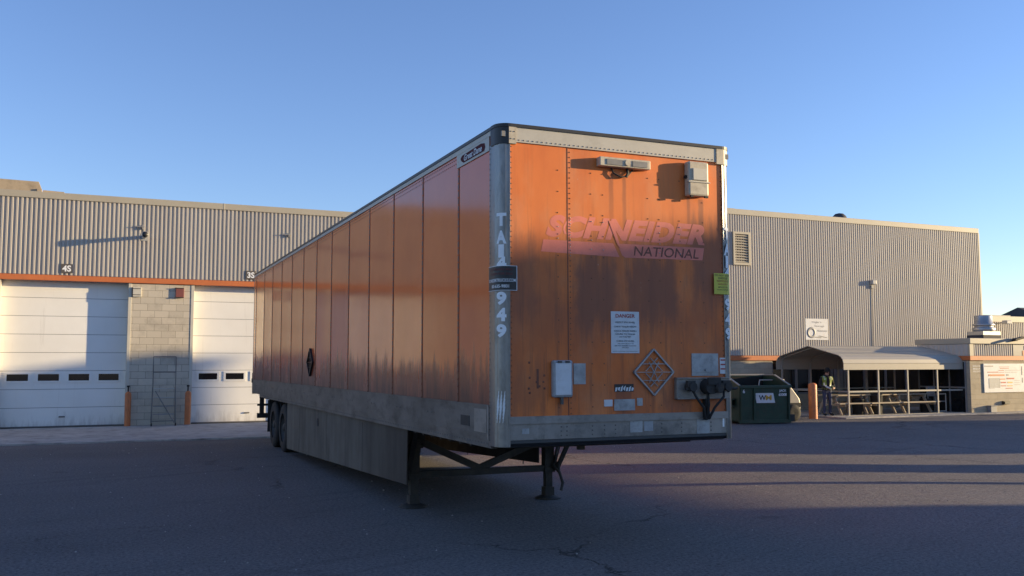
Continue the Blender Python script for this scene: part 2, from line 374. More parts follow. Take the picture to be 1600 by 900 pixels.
M_LADD = mat('worn_ladder_steel', (.15, .15, .15), .5, .2, var=.3)
M_RIMD = mat('dirty_black_rim', (.04, .037, .034), .6, .2, var=.4, scale=7)
M_GREEN = mat('dark_green_paint', (.016, .045, .028), .42, var=.3, scale=2.2, dirt=(.05, .045, .03), dirt_amt=.6)
M_BIN_IN = mat('dumpster_inside', (.012, .013, .012), .9)
M_GOLD = mat('gold_ink', (.62, .36, .04), .5)
M_CARP = mat('carport_tan_steel', (.42, .385, .32), .45, var=.06, scale=.8)
M_CARPIN = mat('carport_frame', (.36, .34, .30), .5, var=.06)
M_WOOD = mat('weathered_wood', (.40, .33, .24), .8, var=.2, scale=4, stretch=(1, 6, 6))
M_TARP = mat('grey_soil_board', (.30, .25, .20), .8)
M_BRICK = mat('tan_brick', (.43, .34, .235), .85, var=.08, scale=2.0, dirt=(.16, .12, .09), dirt_amt=.5)
M_ROOF = mat('flat_roof_gravel', (.22, .21, .20), .95, var=.2, scale=3)
M_BARK = mat('bark', (.10, .08, .065), .9, var=.3, scale=6)
M_DENIM = mat('blue_denim', (.045, .055, .10), .85, var=.2, scale=12)
M_JACK = mat('dark_jacket', (.025, .022, .022), .85, var=.3, scale=8)
M_HIVIS = mat('hi_vis_vest', (.24, .31, .06), .6, var=.1, scale=6)
M_REFL = mat('reflective_tape', (.62, .62, .56), .35, var=.05)
M_SKIN = mat('skin', (.42, .25, .18), .55, var=.08)
M_HAIR = mat('dark_knit_cap', (.015, .013, .012), .9)
M_BEIGEV = mat('beige_vehicle_paint', (.50, .43, .33), .4, var=.06)
M_ROOFDK = mat('dark_slate_roof', (.05, .052, .06), .8)

# ------------------------------------------------------------------ ground
def gz(x, y):
    k = min(1, max(0, (x - 9) / 8)); return -0.147 * k * k * (3 - 2*k)
def struct(name, mb, m, **kw): return tag(mb.build(name, m, **kw), kind='structure')
g = MB()
xs = [-900, -300, -100, -40] + [-20 + i*2 for i in range(41)] + [80, 120, 200, 400, 900]
ys = [-900, -300, -100, -40, -15, 0, 10, 20, 30, 40, 70, 150, 400, 1500]
g.add([(x, y, gz(x, y)) for y in ys for x in xs],
      [(j*len(xs)+i, j*len(xs)+i+1, (j+1)*len(xs)+i+1, (j+1)*len(xs)+i) for j in range(len(ys)-1) for i in range(len(xs)-1)])
struct('ground', g, M_ASPH)
a = MB()
edge = []; x = -20.0
while x <= 9.01:                                            # broken front edge of the concrete apron
    edge.append((x, 23.75 - .045*x + random.uniform(-.05, .05))); x += .45
a.prism(edge + [(9.0, 29.45), (-20, 29.45)], 'z', -.1, .035)
struct('concrete_apron', a, M_CONC)
sg_ = MB(); rs = random.Random(11)
for k in range(900):
    x, y = rs.uniform(-6, 26), rs.uniform(2.5, 24); rr = rs.uniform(.004, .013)
    M_ = Matrix.Translation((x, y, gz(x, y) + rr*.4)) @ Matrix.Rotation(rs.uniform(0, 6), 4, 'Z')
    sg_.add([(rr*1.3, 0, 0), (0, rr, 0), (-rr, 0, 0), (0, -rr*.9, 0), (rr*.2, rr*.1, rr*.8), (0, 0, -rr)], [(0,1,4), (1,2,4), (2,3,4), (3,0,4), (1,0,5), (2,1,5), (3,2,5), (0,3,5)], 0, False, M_)
tag(sg_.build('loose_gravel', M_CONC), 'loose pale grit scattered over the asphalt yard', 'gravel', kind='stuff')
a = MB(); a.box(24.2, 60, 25.35, 34, -.4, -.10); struct('walkway', a, M_CONC)

# ------------------------------------------------------------------ corrugated sheet
def corrugated(mb, x0, x1, z0, z1, y, period=.12, depth=.035, mi=0):
    n = int((x1 - x0) / period); pts = []
    for i in range(n + 1):
        x = x0 + i*period
        for dx, dy in ((0, 0), (.40, 0), (.52, -1), (.88, -1)):
            if x + dx*period <= x1: pts.append((x + dx*period, y + dy*depth))
    pts.append((x1, y))
    vs_ = [(px, py, z0) for px, py in pts] + [(px, py, z1) for px, py in pts]; k = len(pts)
    mb.add(vs_, [(i, i+1, k+i+1, k+i) for i in range(k-1)], mi)

# ------------------------------------------------------------------ left garage building
YF = 29.48
gb = empty('garage_building', (0, 0, 0), 0, 'long tan corrugated garage with white overhead doors and grey block piers', 'building')
b = MB(); corrugated(b, -24, 17, 4.37, 6.56, YF - .01); b.build('corrugated_siding', M_TAN, gb, recalc=False)
b = MB(); b.box(-24, 17, YF - .07, YF + .35, 6.55, 6.74)
for x in (-21, -14.9, -8.8, -2.7, 3.4, 9.5, 15.6): b.box(x, x+.05, YF-.074, YF+.1, 6.548, 6.744)
b.build('roof_flashing', M_CAP, gb, bevel=.01)
b = MB(); b.box(-24, 17, YF - .06, YF + .10, 4.205, 4.36); b.build('orange_band', M_BAND, gb, bevel=.006)
b = MB(); b.box(-24, 17, YF + .36, 50, -.3, 6.5); b.build('roof', M_ROOF, gb)
CENT = [-0.87 + 5.15*k for k in range(-4, 4)]; HW = 1.67
prev = -24.0
for c in CENT:
    p = MB(); p.box(prev, c - HW, YF, YF + .36, -.2, 4.2); p.build('block_pier', M_BLOCK, gb, bevel=.01); prev = c + HW
p = MB(); p.box(prev, 17, YF, YF + .36, -.2, 4.2); p.build('block_pier', M_BLOCK, gb)
def door(c):
    d = MB(); yd = YF + .30; top = 4.25; n = 8; h = (top - .06) / n
    for k in range(n):
        z0 = .06 + k*h
        d.box(c - HW, c + HW, yd, yd + .05, z0 + .006, z0 + h - .006, 0)
        d.box(c - HW, c + HW, yd + .012, yd + .04, z0 + h - .007, z0 + h + .007, 1)
        d.box(c - HW, c + HW, yd - .003, yd, z0 + h*.48, z0 + h*.5, 0)
    d.box(c - HW, c + HW, yd - .005, yd + .04, .036, .064, 1)
    for k in range(n):
        for dz in (.16, .32): d.box(c - HW, c + HW, yd - .0025, yd, .06 + k*h + dz, .06 + k*h + dz + .012, 0)
    d.box(c - .08, c + .08, yd - .03, yd, .30, .34, 1)
    o = d.build('overhead_door', [M_DOOR, M_JOINT], gb)
    for k in range(4):
        xc = c - 1.17 + k*.79
        w = MB(); z0, z1 = 1.35, 1.54
        for q in ((xc-.33, xc+.33, z1, z1+.05), (xc-.33, xc+.33, z0-.05, z0), (xc-.33, xc-.27, z0, z1), (xc+.27, xc+.33, z0, z1)):
            w.box(q[0], q[1], yd - .02, yd + .01, q[2], q[3], 0)
        w.box(xc-.27, xc+.27, yd - .008, yd + .005, z0, z1, 1)
        w.build('window', [M_WHITE, M_GLASS], o)
    for s in (-1, 1):
        f = MB(); xx = c + s*(HW + .03); f.box(xx - .045, xx + .045, YF - .012, YF + .295, .04, 4.2); f.build('door_trim', M_TRIMW, gb, bevel=.006)
for c in CENT: door(c)

def door_sign(txt, x, label):
    t = empty('door_number_sign', (x, YF - .065, 4.56), 0, label, 'sign', 'door number signs on the garage wall')
    p = MB(); p.box(-.15, .15, 0, .02, -.13, .13); p.build('sign_plate', M_SIGND, t)
    l = MB(); put_text(l, txt, lambda u, v: (u, -.003, v - .09), center=True, height=.18, bold=.03); l.build('lettering', M_WLET, t)
door_sign('4S', -0.875, 'grey number plate reading 4S above the leftmost garage door')
door_sign('3S', 4.27, 'grey number plate reading 3S above the garage door beside the trailer')

# arms with floodlights: one per pier
def arm_light(x, label, cat='wall lamp'):
    t = empty('wall_floodlight', (x, YF, 5.58), 0, label, cat, 'floodlights on arms on the garage wall')
    q = MB(); q.cyl((0, -.035, 0), (0, -.5, .0), .055, n=14); q.box(-.09, .09, -.05, -.02, -.11, .11); q.build('arm', M_LGREY, t)
    q = MB(); q.lathe([(.001, 0), (.06, .0), (.085, .03), (.095, .2), (.085, .215), (.001, .215)], 18, M=Matrix.Translation((0, -.47, 0)) @ Matrix.Rotation(R(90), 4, 'X')); q.build('lamp_head', M_GREY, t)
    q = MB(); q.lathe([(.001, .0), (.08, .0), (.08, .006), (.001, .006)], 18, M=Matrix.Translation((0, -.686, 0)) @ Matrix.Rotation(R(90), 4, 'X')); q.build('lens', M_BLACK, t)
    return t
arm_light(1.17, 'floodlight on a short arm on the corrugated wall above the block pier, with long shadow')
arm_light(-5.05, 'floodlight on a short arm farther along the garage wall, outside the door marked 4S')
def bracket(x, label):
    q = MB(); q.cyl((x-.16, YF-.10, 5.87), (x+.10, YF-.10, 5.88), .018, n=8); q.box(x+.04, x+.075, YF-.115, YF-.03, 5.80, 5.93); q.cyl((x-.02, YF-.1, 5.87), (x-.02, YF-.04, 5.87), .015, n=8)
    tag(q.build('wall_bracket', M_GREY), label, 'bracket', 'small brackets on the garage wall')
bracket(1.06, 'small dark metal bracket just above the floodlight arm on corrugated wall')
bracket(5.35, 'small dark metal bracket high on the corrugated wall just above the trailer roofline')
# boxes on the pier
t = empty('electrical_box', (1.02, YF, 3.94), 0, 'cream painted electrical box at the top left of the block pier', 'box')
q = MB(); q.box(-.12, .12, -.05, -.002, -.14, .14); q.build('box_body', M_TRIMW, t, bevel=.01)
for z in (.1, -.08):
    q = MB(); q.box(-.13, .10, -.058, -.048, z-.008, z+.008); q.build('strap', M_UNDER, t)
q = MB(); q.box(-.135, -.122, -.052, -.01, -.14, .14); q.build('hinge', M_UNDER, t)
t = empty('alarm_box', (2.21, YF, 3.95), 0, 'dull red alarm box at the top right of the block pier', 'box')
q = MB(); q.box(-.12, .12, -.06, -.002, -.15, .15); q.build('box_body', M_RBOX, t, bevel=.01)
for z in (.14, -.14):
    q = MB(); q.box(-.15, .11, -.07, -.058, z-.012, z+.012); q.build('strap', M_UNDER, t)
# bollards at the pier
def bollard(x, y, z, h, r, label, lean=0, group=None):
    t = empty('bollard', (x, y, z), 0, label, 'bollard', group)
    q = MB(); q.lathe([(r, -.1), (r, h-.05), (r*.92, h-.02), (r*.6, h+.015), (.001, h+.03)], 20); o = q.build('post', M_BOLL, t)
    t.rotation_euler = (0, R(lean), 0); return t
b1 = bollard(.86, 29.25, .03, .97, .085, 'orange steel bollard at the left edge of the block pier', 0, 'bollards in front of the block pier')
b2 = bollard(2.50, 29.25, .03, .97, .085, 'orange steel bollard at the right edge of the block pier', .6, 'bollards in front of the block pier')
for bb in (b1, b2):
    q = MB(); q.cyl((.0, .12, .97), (.0, .12, 1.12), .02, n=8); q.cyl((0, .12, 1.12), (0, .12, 1.17), .04, n=8); q.build('hinge_pin', M_DARK, bb)
# rolling ladder
t = empty('rolling_ladder', (1.82, 28.95, .035), 0, 'grey rolling warehouse ladder parked against the block pier', 'ladder')
q = MB()
for s in (-1, 1):
    q.tube([(s*.33, .0, .08), (s*.31, .05, 1.1), (s*.31, .1, 2.0)], .015)
    q.tube([(s*.33, .3, .08), (s*.31, .22, 1.12)], .014)
q.tube([(-.31, .1, 2.0), (.31, .1, 2.0)], .015); q.tube([(-.31, .1, 1.55), (.31, .1, 1.55)], .012)
q.tube([(-.24, 0, 1.0), (.27, -.35, .1)], .016); q.tube([(-.33, .0, .14), (.33, .0, .14)], .014)
q.build('frame', M_LADD, t)
for k, z in enumerate((.32, .55, .80, 1.06)):
    q = MB(); q.box(-.29, .29, .02 + .04*k, .2 + .04*k, z, z+.025); q.build('step', M_STEEL if k > 1 else M_GREY, t)
for s in (-1, 1):
    q = MB(); q.cyl((s*.33-.02, 0, .04), (s*.33+.02, 0, .04), .045, n=12); q.build('caster', M_DARK, t)
# stepped tan block structure behind the garage roof
t = empty('rooftop_penthouse', (0, 36, 6.4), 0, 'weathered tan rooftop structure behind the left garage parapet', 'rooftop structure')
q = MB(); q.prism([(-14, 0), (-1.94, 0), (-1.94, 1.5), (-2.05, 1.78), (-14, 1.95)], 'y', 0, 5); q.box(-2.1, -1.94, -.06, 0, 0, 1.52); q.build('wall', M_BRICK, t, bevel=.01)
q = MB(); q.prism([(-1.93, 0), (-1.15, 0), (-1.25, 1.54), (-1.93, 1.56)], 'y', .4, 4); q.build('roof_hood', M_BRICK, t, bevel=.01)

# ------------------------------------------------------------------ tall corrugated building on the right
YT = 30.2
tb = empty('tall_warehouse', (0, 0, 0), 0, 'tall tan corrugated warehouse wall behind the trailer and carport', 'building')
b = MB(); corrugated(b, 17, 37.05, 2.13, 7.8, YT - .01, .12, .03); b.build('corrugated_siding', M_TAN, tb, recalc=False)
b = MB(); b.box(17, 37.1, YT - .06, YT + .2, 7.79, 8.02); b.build('roof_flashing', M_CAP, tb, bevel=.01)
b = MB(); b.box(37.05, 37.14, YT - .05, YT + .3, 1.9, 7.79); b.build('corner_trim', M_CAP, tb)
b = MB(); b.box(17, 30.95, YT - .05, YT + .1, 1.93, 2.12); b.build('orange_band', M_BAND, tb)
b = MB(); b.box(17, 37.05, YT + .21, 60, -.5, 7.9); b.build('roof', M_TAN, tb)
b = MB(); b.box(17, 25.0, YT, YT + .2, -.5, 1.925); b.box(25.0, 37, YT + .02, YT + .2, -.5, .55); b.build('block_wall', M_BLOCKG, tb)
b = MB(); b.box(25.0, 37, YT + .12, YT + .18, .551, 1.925); b.build('window_glass', M_GLASS, tb)
b = MB()
for x in (25.04, 26.3, 27.0, 28.2, 28.9, 30.0, 31.2, 32.4, 33.4): b.box(x - .05, x + .05, YT + .06, YT + .13, .56, 1.9)
b.box(28.3, 28.8, YT + .07, YT + .135, .56, 1.9)
b.box(25, 37, YT - .02, YT + .12, .555, .62); b.build('window_mullions', M_GREY, tb)
t = empty('wall_louver', (23.55, YT - .04, 6.42), 0, 'square metal louver vent near the top of the tall wall', 'vent')
q = MB(); w, h = .33, .58
q.box(-w-.09, -w, -.06, .03, -h-.09, h+.09); q.box(w, w+.09, -.06, .03, -h-.09, h+.09); q.box(-w, w, -.06, .03, h, h+.09); q.box(-w, w, -.06, .03, -h-.09, -h); q.build('frame', M_CAP, t)
q = MB(); q.box(-w, w, .012, .02, -h, h, 1)
for k in range(11):
    z = -h + .05 + k*.106; q.add([(-w, -.05, z-.03), (w, -.05, z-.03), (w, -.0, z+.03), (-w, 0, z+.03), (-w, -.045, z-.04), (w, -.045, z-.04), (w, .005, z+.02), (-w, .005, z+.02)], [(0,1,2,3), (4,7,6,5), (0,4,5,1), (3,2,6,7), (0,3,7,4), (1,5,6,2)], 0)
q.build('louver_blades', [M_CAP, M_BLACK], t)
t = empty('wall_sign', (27.34, YT - .05, 3.22), 0, 'white sign with a tire drawing on the tall corrugated wall', 'sign')
q = MB(); q.box(-.6, .6, 0, .02, -.44, .44); q.build('board', M_STICK, t)
q = MB()
for s_, x_, z_, h_ in (("Weights 'n", -.28, .24, .10), ('Storage', -.12, .08, .10), ('Maintenance', .02, -.10, .085)): put_text(q, s_, lambda u, v: (u + x_, -.003, v + z_), width=.52, height=h_)
q.prism([(.0, -.28), (.12, -.30), (.5, -.36), (.55, -.33), (.15, -.26)], 'y', -.003, -.001); q.prism([(-.2, -.34), (.2, -.37), (.25, -.33), (-.1, -.31)], 'y', -.003, -.001)
q.build('lettering', M_GREY, t)
q = MB(); q.lathe([(.13, 0), (.145, .012), (.215, .012), (.23, 0)], 28, M=Matrix.Translation((-.30, -.002, -.14)) @ Matrix.Rotation(R(90), 4, 'X')); q.build('tire_drawing', M_GREY, t)
t = empty('wall_light', (30.45, YT - .03, 5.28), 0, 'grey wall pack light with conduit running down the tall wall', 'wall lamp')
q = MB(); q.box(-.13, .11, -.2, -.01, -.09, .10); q.build('lamp_housing', M_LGREY, t, bevel=.03)
q = MB(); q.cyl((-.02, -.03, -.12), (-.06, -.03, -2.75), .014, n=6); q.box(-.09, .05, -.09, -.01, -.25, -.12); q.build('conduit', M_GREY, t)
q = MB(); q.lathe([(.34, 0), (.345, .12), (.30, .3), (.18, .42), (.001, .46)], 20, M=Matrix.Translation((30.02, YT + 1.3, 8.02)))
q.lathe([(.2, -.3), (.2, 0.01), (.34, 0.0)], 20, M=Matrix.Translation((30.02, YT + 1.3, 8.02)))
tag(q.build('roof_vent', M_ROOFDK), 'round dark roof vent on top of the tall warehouse', 'vent')
q = MB(); q.box(21.0, 24.3, YT + 1.5, YT + 4, 7.6, 8.27); q.box(20.9, 24.4, YT + 1.4, YT + 4.1, 8.27, 8.33)
tag(q.build('roof_hatch', M_CAP), 'low pale unit on the tall warehouse roof beside the trailer top', 'roof unit')

# ------------------------------------------------------------------ low building far right
lb = empty('office_annex', (0, 0, 0), 0, 'low tan block annex with orange stripe at the right edge', 'building')
b = MB(); b.box(30.96, 33.45, 25.8, 28.3, -.4, 1.9); b.box(33.45, 46, 25.8, 28.3, -.4, 1.9); b.build('block_wall', M_BLOCKG, lb)
b = MB(); b.box(30.93, 46, 25.74, 28.32, 1.92, 2.09); b.build('orange_band', M_BAND, lb)
b = MB(); b.box(30.95, 46, 25.80, 28.3, 2.09, 2.55)
corrugated(b, 31.15, 33.36, 2.10, 2.56, 25.79, .12, .025); b.build('corrugated_siding', M_TAN, lb, recalc=False)
b = MB(); b.add([(30.94, 25.8 + i*.06, z) if i % 4 < 2 else (30.92, 25.8 + i*.06, z) for z in (2.1, 2.55) for i in range(42)], [(i, i+1, 43+i, 42+i) for i in range(41)])
b.build('side_siding', M_TAN, lb, recalc=False)
b = MB(); b.box(30.935, 30.955, 26.02, 28.25, -.1, 1.86); b.build('side_glass', M_GLASS, lb)
b = MB()
for y in (26.0, 26.75, 27.5, 28.24): b.box(30.915, 30.95, y - .03, y + .03, -.14, 1.88)
b.box(30.917, 30.95, 26.03, 28.2, .83, .89); b.build('side_mullions', M_GREY, lb)
b = MB(); b.box(30.92, 31.13, 25.74, 25.84, 2.095, 2.55); b.build('corner_trim', M_CAP, lb)
b = MB(); b.box(33.37, 34.6, 25.765, 25.79, 2.095, 2.55); b.build('plain_panel', M_GREY, lb)
b = MB(); b.box(33.9, 34.6, 25.755, 25.763, 2.11, 2.30, 0); b.box(34.0, 34.6, 25.755, 25.763, 2.33, 2.5, 1); b.build('painted_sign', [M_BAND, M_STICK], lb)
b = MB(); b.box(30.90, 46, 25.70, 28.35, 2.56, 2.78); b.build('roof_flashing', M_CAP, lb, bevel=.015)
t = empty('exhaust_fan', (33.28, 27.0, 2.78), 0, 'silver roof exhaust fan standing on the low annex roof', 'roof fan')
q = MB(); q.box(-.52, .52, -.4, .4, -.05, .17); q.build('curb', M_ROOFDK, t)
q = MB(); q.box(-.5, .5, -.38, .38, .171, .32); q.lathe([(.40, .32), (.44, .38), (.44, .46), (.36, .50), (.36, .55), (.42, .56), (.42, .62), (.34, .65), (.34, .95), (.32, .98), (.001, .99)], 24); q.build('fan_housing', M_STEEL, t)
# notice board with coloured text lines
t = empty('notice_board', (32.79, 25.8, 1.23), 0, 'white notice board with red and orange lines on the annex wall', 'board')
q = MB(); q.box(-1.13, 1.17, -.04, -.002, -.57, .56); q.build('board', M_STICK, t, bevel=.004)
def bars(name, m, L):
    q = MB()
    for x0, x1, z0, z1 in L: q.box(x0, x1, -.046, -.041, z0, z1)
    q.build(name, m, t)
bars('grey_lines', M_GREY, [(-1.07, -.6, .44, .48), (.07, .4, .29, .305), (.42, .75, .29, .305), (.07, .35, .21, .225), (.4, .74, .21, .225), (.55, .88, -.12, -.11), (.55, .88, -.2, -.19), (.55, .88, -.28, -.27), (-.87, -.27, -.03, -.015), (-.27, -.255, -.39, -.03), (-.87, -.857, -.39, -.03), (-.87, -.56, -.41, -.40), (.13, .26, .08, .14), (.75, .95, .29, .3), (1.0, 1.05, .1, .45), (1.02, 1.06, -.2, .0)])
bars('red_lines', M_RED, [(-.27, .3, .42, .435), (-.22, .28, .36, .38), (-.3, .0, .28, .30), (-.27, .0, .21, .225), (-.92, -.32, .21, .24), (.14, .56, -.06, .0), (-.2, .08, -.21, -.16), (-.2, .08, -.33, -.30), (.06, .45, -.43, -.40)])
bars('orange_lines', M_BAND, [(-.88, .02, .07, .14), (-.24, .06, -.07, -.03)])
bars('olive_lines', M_GOLD, [(.17, .46, -.21, -.16), (.15, .46, -.33, -.30)])
bars('panel_corner', M_LGREY, [(-.855, -.275, -.385, -.035)])
q = MB()
for z, s_ in ((1.66, 'EMPLOYEE'), (1.56, 'BREAK'), (1.46, 'AREA ONLY')): put_text(q, s_, lambda u, v: (u + 31.32, 25.795, v + z), center=True, height=.06, width=.4)
tag(q.build('stencilled_notice', M_WLET), 'small white stencilled lines on the annex wall left of the board', 'sign')
q = MB(); q.box(32.63, 32.98, 25.70, 25.79, .19, .32); q.box(32.66, 32.95, 25.67, 25.7, .21, .30)
tag(q.build('wall_vent', M_BLACK), 'small black vent low on the annex wall under the board', 'vent')
q = MB(); q.box(31.78, 32.1, 25.6, 25.78, -.10, .14); q.box(31.75, 32.13, 25.58, 25.79, .14, .165)
tag(q.build('utility_box', M_GREY, bevel=.01), 'small grey utility box on the ground at the annex wall', 'box')
t = empty('soffit_lamp', (33.35, 25.7, 2.74), 0, 'dark floodlight fixed on the annex roof edge', 'wall lamp')
q = MB(); q.box(-.06, .06, -.12, .0, -.06, .06); q.build('mount', M_DARK, t)
q = MB(); q.prism([(-.28, -.06), (.2, .03), (.26, .1), (.2, .12), (-.26, .02)], 'y', -.3, -.12); q.build('lamp_head', M_DARK, t)
# far building and gable
fb = empty('far_warehouse', (0, 0, 0), 0, 'distant low corrugated building beyond the tall warehouse corner', 'building')
b = MB(); corrugated(b, 37.2, 75, -.4, 3.95, 34, .14, .04); b.build('corrugated_siding', M_TAN, fb, recalc=False)
b = MB(); b.box(37.2, 75, 33.93, 34.3, 3.94, 4.25); b.build('roof_flashing', M_CAP, fb, bevel=.01)
b = MB(); b.box(37.2, 75, 34.31, 44, -.4, 4.1); b.build('roof', M_ROOF, fb)
t = empty('wall_floodlight', (42.9, 34, 3.86), 0, 'small floodlight on the distant building beside the tall warehouse corner', 'wall lamp')
q = MB(); q.cyl((0, -.04, 0), (0, -.5, .05), .03, n=8); q.build('arm', M_STEEL, t)
q = MB(); q.box(-.2, .2, -.75, -.45, -.05, .14); q.build('lamp_head', M_LGREY, t, bevel=.03)
q = MB(); q.box(44.4, 46.6, 36.4, 38, 4.05, 4.30); q.box(44.2, 46.8, 36.2, 38.2, 4.40, 4.46); 
for x in (44.6, 46.4): q.box(x-.05, x+.05, 36.5, 37.8, 4.3, 4.4)
tag(q.build('roof_unit', M_GREY), 'flat grey air unit on the distant low building roof', 'roof unit')
t = empty('gabled_house', (89.2, 64, 0), 0, 'distant house with dark gabled roof past the far building', 'house')
q = MB(); q.box(-5, 6, -3, 3, -.5, 6.1); q.build('wall', M_BRICK, t)
q = MB(); q.prism([(-3.6, 6.0), (3.6, 6.0), (0, 7.3)], 'x', -5.4, 6.4); q.build('roof', M_ROOFDK, t)

# ------------------------------------------------------------------ carport
t = empty('carport', (25.12, 26.1, -.147), 0, 'tan metal carport sheltering picnic tables against the tall warehouse', 'carport')
OX, OY, OZ = 25, 26.1, -.147
prof = [(0, 1.72), (0, 1.96), (.04, 2.10), (.13, 2.20), (.27, 2.27)]
pk = (1.85, 2.63)
for k in range(1, 5): prof.append((.27 + (pk[0]-.27)*k/5, 2.27 + (pk[1]-2.27)*k/5))
prof.append(pk)
full = prof + [(3.7 - y, z) for y, z in reversed(prof[:-1])]
q = MB(); x0, x1 = -.25, 6.12
rows = []
for i, (y, z) in enumerate(full): rows.append((y, z))
def sheet(mb, rows, x0, x1, th, mi):
    n = len(rows); inner = []
    for i, (y, z) in enumerate(rows):
        a_ = Vector(rows[max(i-1, 0)]); b_ = Vector(rows[min(i+1, n-1)]); d = (b_ - a_).normalized(); inner.append((y + d.y*th, z - d.x*th))
    vs_ = [(x, y, z) for x in (x0, x1) for y, z in rows] + [(x, y, z) for x in (x0, x1) for y, z in inner]
    fs_ = [(i, i+1, n+i+1, n+i) for i in range(n-1)] + [(2*n+i, 3*n+i, 3*n+i+1, 2*n+i+1) for i in range(n-1)]
    fs_ += [(i, 2*n+i, 2*n+i+1, i+1) for i in range(n-1)] + [(n+i, n+i+1, 3*n+i+1, 3*n+i) for i in range(n-1)]
    fs_ += [(0, n, 3*n, 2*n), (n-1, 3*n-1, 4*n-1, 2*n-1)]
    mb.add(vs_, fs_, mi)
sheet(q, rows, x0, x1, .02, 0)
for i in (1, 4, 6, 8, 12, 14, 16, 18):                 # raised ribs of the roof sheets
    y, z = rows[i]; q.cyl((x0, y, z), (x1, y, z), .012, n=6)
q.build('roof', M_CARP, t)
PX = [0, 1.46, 2.93, 4.47, 6.03]
for x in PX:
    for y in (.06, 3.64):
        q = MB(); q.box(x - .027, x + .027, y - .027, y + .027, .05, 1.95); q.build('post', M_CARPIN, t)
for x in PX:
    q = MB()
    arch = [(x, y + (0.03 if y < 1.8 else -.03 if y > 1.9 else 0), z - .05) for y, z in full[1:-1]]
    for a_, b_ in zip(arch[:-1], arch[1:]): q.bar(a_, b_, .05)
    q.build('roof_bow', M_CARPIN, t)
q = MB()
for y in (.06, 3.64): q.box(PX[0]+.036, PX[-1]-.036, y - .018, y + .018, .89, .95); q.box(-.1, 6.1, y - .03, y + .03, .045, .06)
q.box(-.03, .03, .1, 3.6, .9, .95)
q.build('rail', M_CARPIN, t)
# picnic tables
def picnic():
    r = empty('picnic_table', (0, 0, 0))
    for k in range(5):
        q = MB(); y = -.30 + k*.15; q.box(-.85, .85, y - .068, y + .068, .70, .74); q.build('tabletop_plank', M_WOOD, r)
    for s in (-1, 1):
        q = MB()
        for k in (0, 1): q.box(-.85, .85, s*(.62 + k*.145) - .068, s*(.62 + k*.145) + .068, .42, .46)
        q.build('seat', M_WOOD, r)
    for sx in (-.6, .6):
        q = MB()
        for s in (-1, 1): q.bar((sx, s*.24, .70), (sx, s*.62, 0.02), .04, .09)
        q.box(sx+.022, sx+.06, -.78, .78, .33, .419); q.box(sx+.022, sx+.06, -.35, .35, .61, .699); q.bar((sx, 0, .42), (sx*.35, 0, .69), .04, .06)
        q.build('trestle', M_WOOD, r)
    return r
pt0 = picnic()
PL = [(25.6, 'wooden picnic table under the carport beside the person'), (27.0, 'wooden picnic table in the middle under the carport, between two bins'), (28.75, 'longest seen wooden picnic table under the carport, near the metal chair')]
for k, (x, lab) in enumerate(PL):
    o = pt0 if k == 0 else copy_tree(pt0)
    o.location = (x, 26.98, -.10); o.rotation_euler.z = R((-2, 3, 1)[k])
    if k == 2: o.scale = (1.15, 1, 1)
    tag(o, lab, 'table', 'picnic tables under the carport')
def bin_(x, y, h, r, lab):
    t = empty('trash_bin', (x, y, -.10), 0, lab, 'bin', 'dark bins under the carport')
    q = MB(); q.lathe([(.001, 0), (r*.82, 0), (r*.86, .02), (r, h*.85), (r*1.04, h*.86), (r*1.04, h*.9)], 18); q.build('bin_body', M_DARK, t)
    q = MB(); q.lathe([(r*1.04, h*.9), (r*.9, h*.97), (r*.4, h), (.001, h)], 18); q.build('lid', M_DARK, t)
bin_(26.15, 26.75, .62, .24, 'dark round bin under the carport beside the first carport post')
bin_(26.85, 26.55, .80, .22, 'dark tall bin under the carport in front of the middle picnic table')
bin_(29.75, 26.9, .55, .22, 'dark round bin at the far end of the longest picnic table')
t = empty('metal_chair', (30.0, 26.55, -.10), R(8), 'tan metal frame chair standing beside the right end bin', 'chair')
q = MB()
for x in (-.24, .24):
    q.tube([(x, -.2, 0), (x, -.2, .72), (x, .1, .72)], .022); q.tube([(x, .24, 0), (x, .22, .45), (x, .3, 1.0)], .02)
q.tube([(-.24, -.2, .72), (.24, -.2, .72)], .022); q.tube([(-.24, -.2, .06), (.24, -.2, .06)], .02)
q.build('frame', M_CARPIN, t)
q = MB(); q.box(-.23, .23, -.19, .22, .42, .45); q.build('seat', M_GREY, t)
q = MB(); q.box(-.23, .23, .24, .27, .62, 1.0); q.build('backrest', M_GREY, t)
bollard(23.3, 26.0, -.147, 1.24, .15, 'thick orange rounded bollard standing beside the person')

# ------------------------------------------------------------------ dumpster
t = empty('dumpster', (19.0, 24.55, -.147), R(-9), 'dark green open waste dumpster with white logo panel', 'dumpster')
Wd, Dd = 1.82, 1.7
def side_poly(): return [(0.06, .08), (Dd, .08), (Dd, 1.55), (Dd*.55, 1.56), (0, 1.24)]
q = MB()
q.add([(0,.05,.08), (Wd,.05,.08), (Wd,0,1.24), (0,0,1.24), (0,.085,.08), (Wd,.085,.08), (Wd,.035,1.24), (0,.035,1.24)], [(0,1,2,3), (4,7,6,5), (0,3,7,4), (1,5,6,2), (3,2,6,7), (0,4,5,1)])
q.box(0, Wd, Dd - .03, Dd, .08, 1.55); q.box(0, Wd, .085, Dd - .03, .08, .12)
for x in (0, Wd - .03): q.prism([(y, z) for y, z in side_poly()], 'x', x, x + .03)
q.build('container', [M_GREEN], t)
q = MB(); q.box(.035, Wd - .035, .12, Dd - .035, .125, .55); q.box(.032, Wd - .032, Dd - .05, Dd - .032, .55, 1.5); q.build('dark_lining', M_BIN_IN, t)
q = MB(); q.box(-.04, Wd + .04, -.05, .03, 1.16, 1.25); q.build('front_rim', M_GREEN, t, bevel=.01)
q = MB()
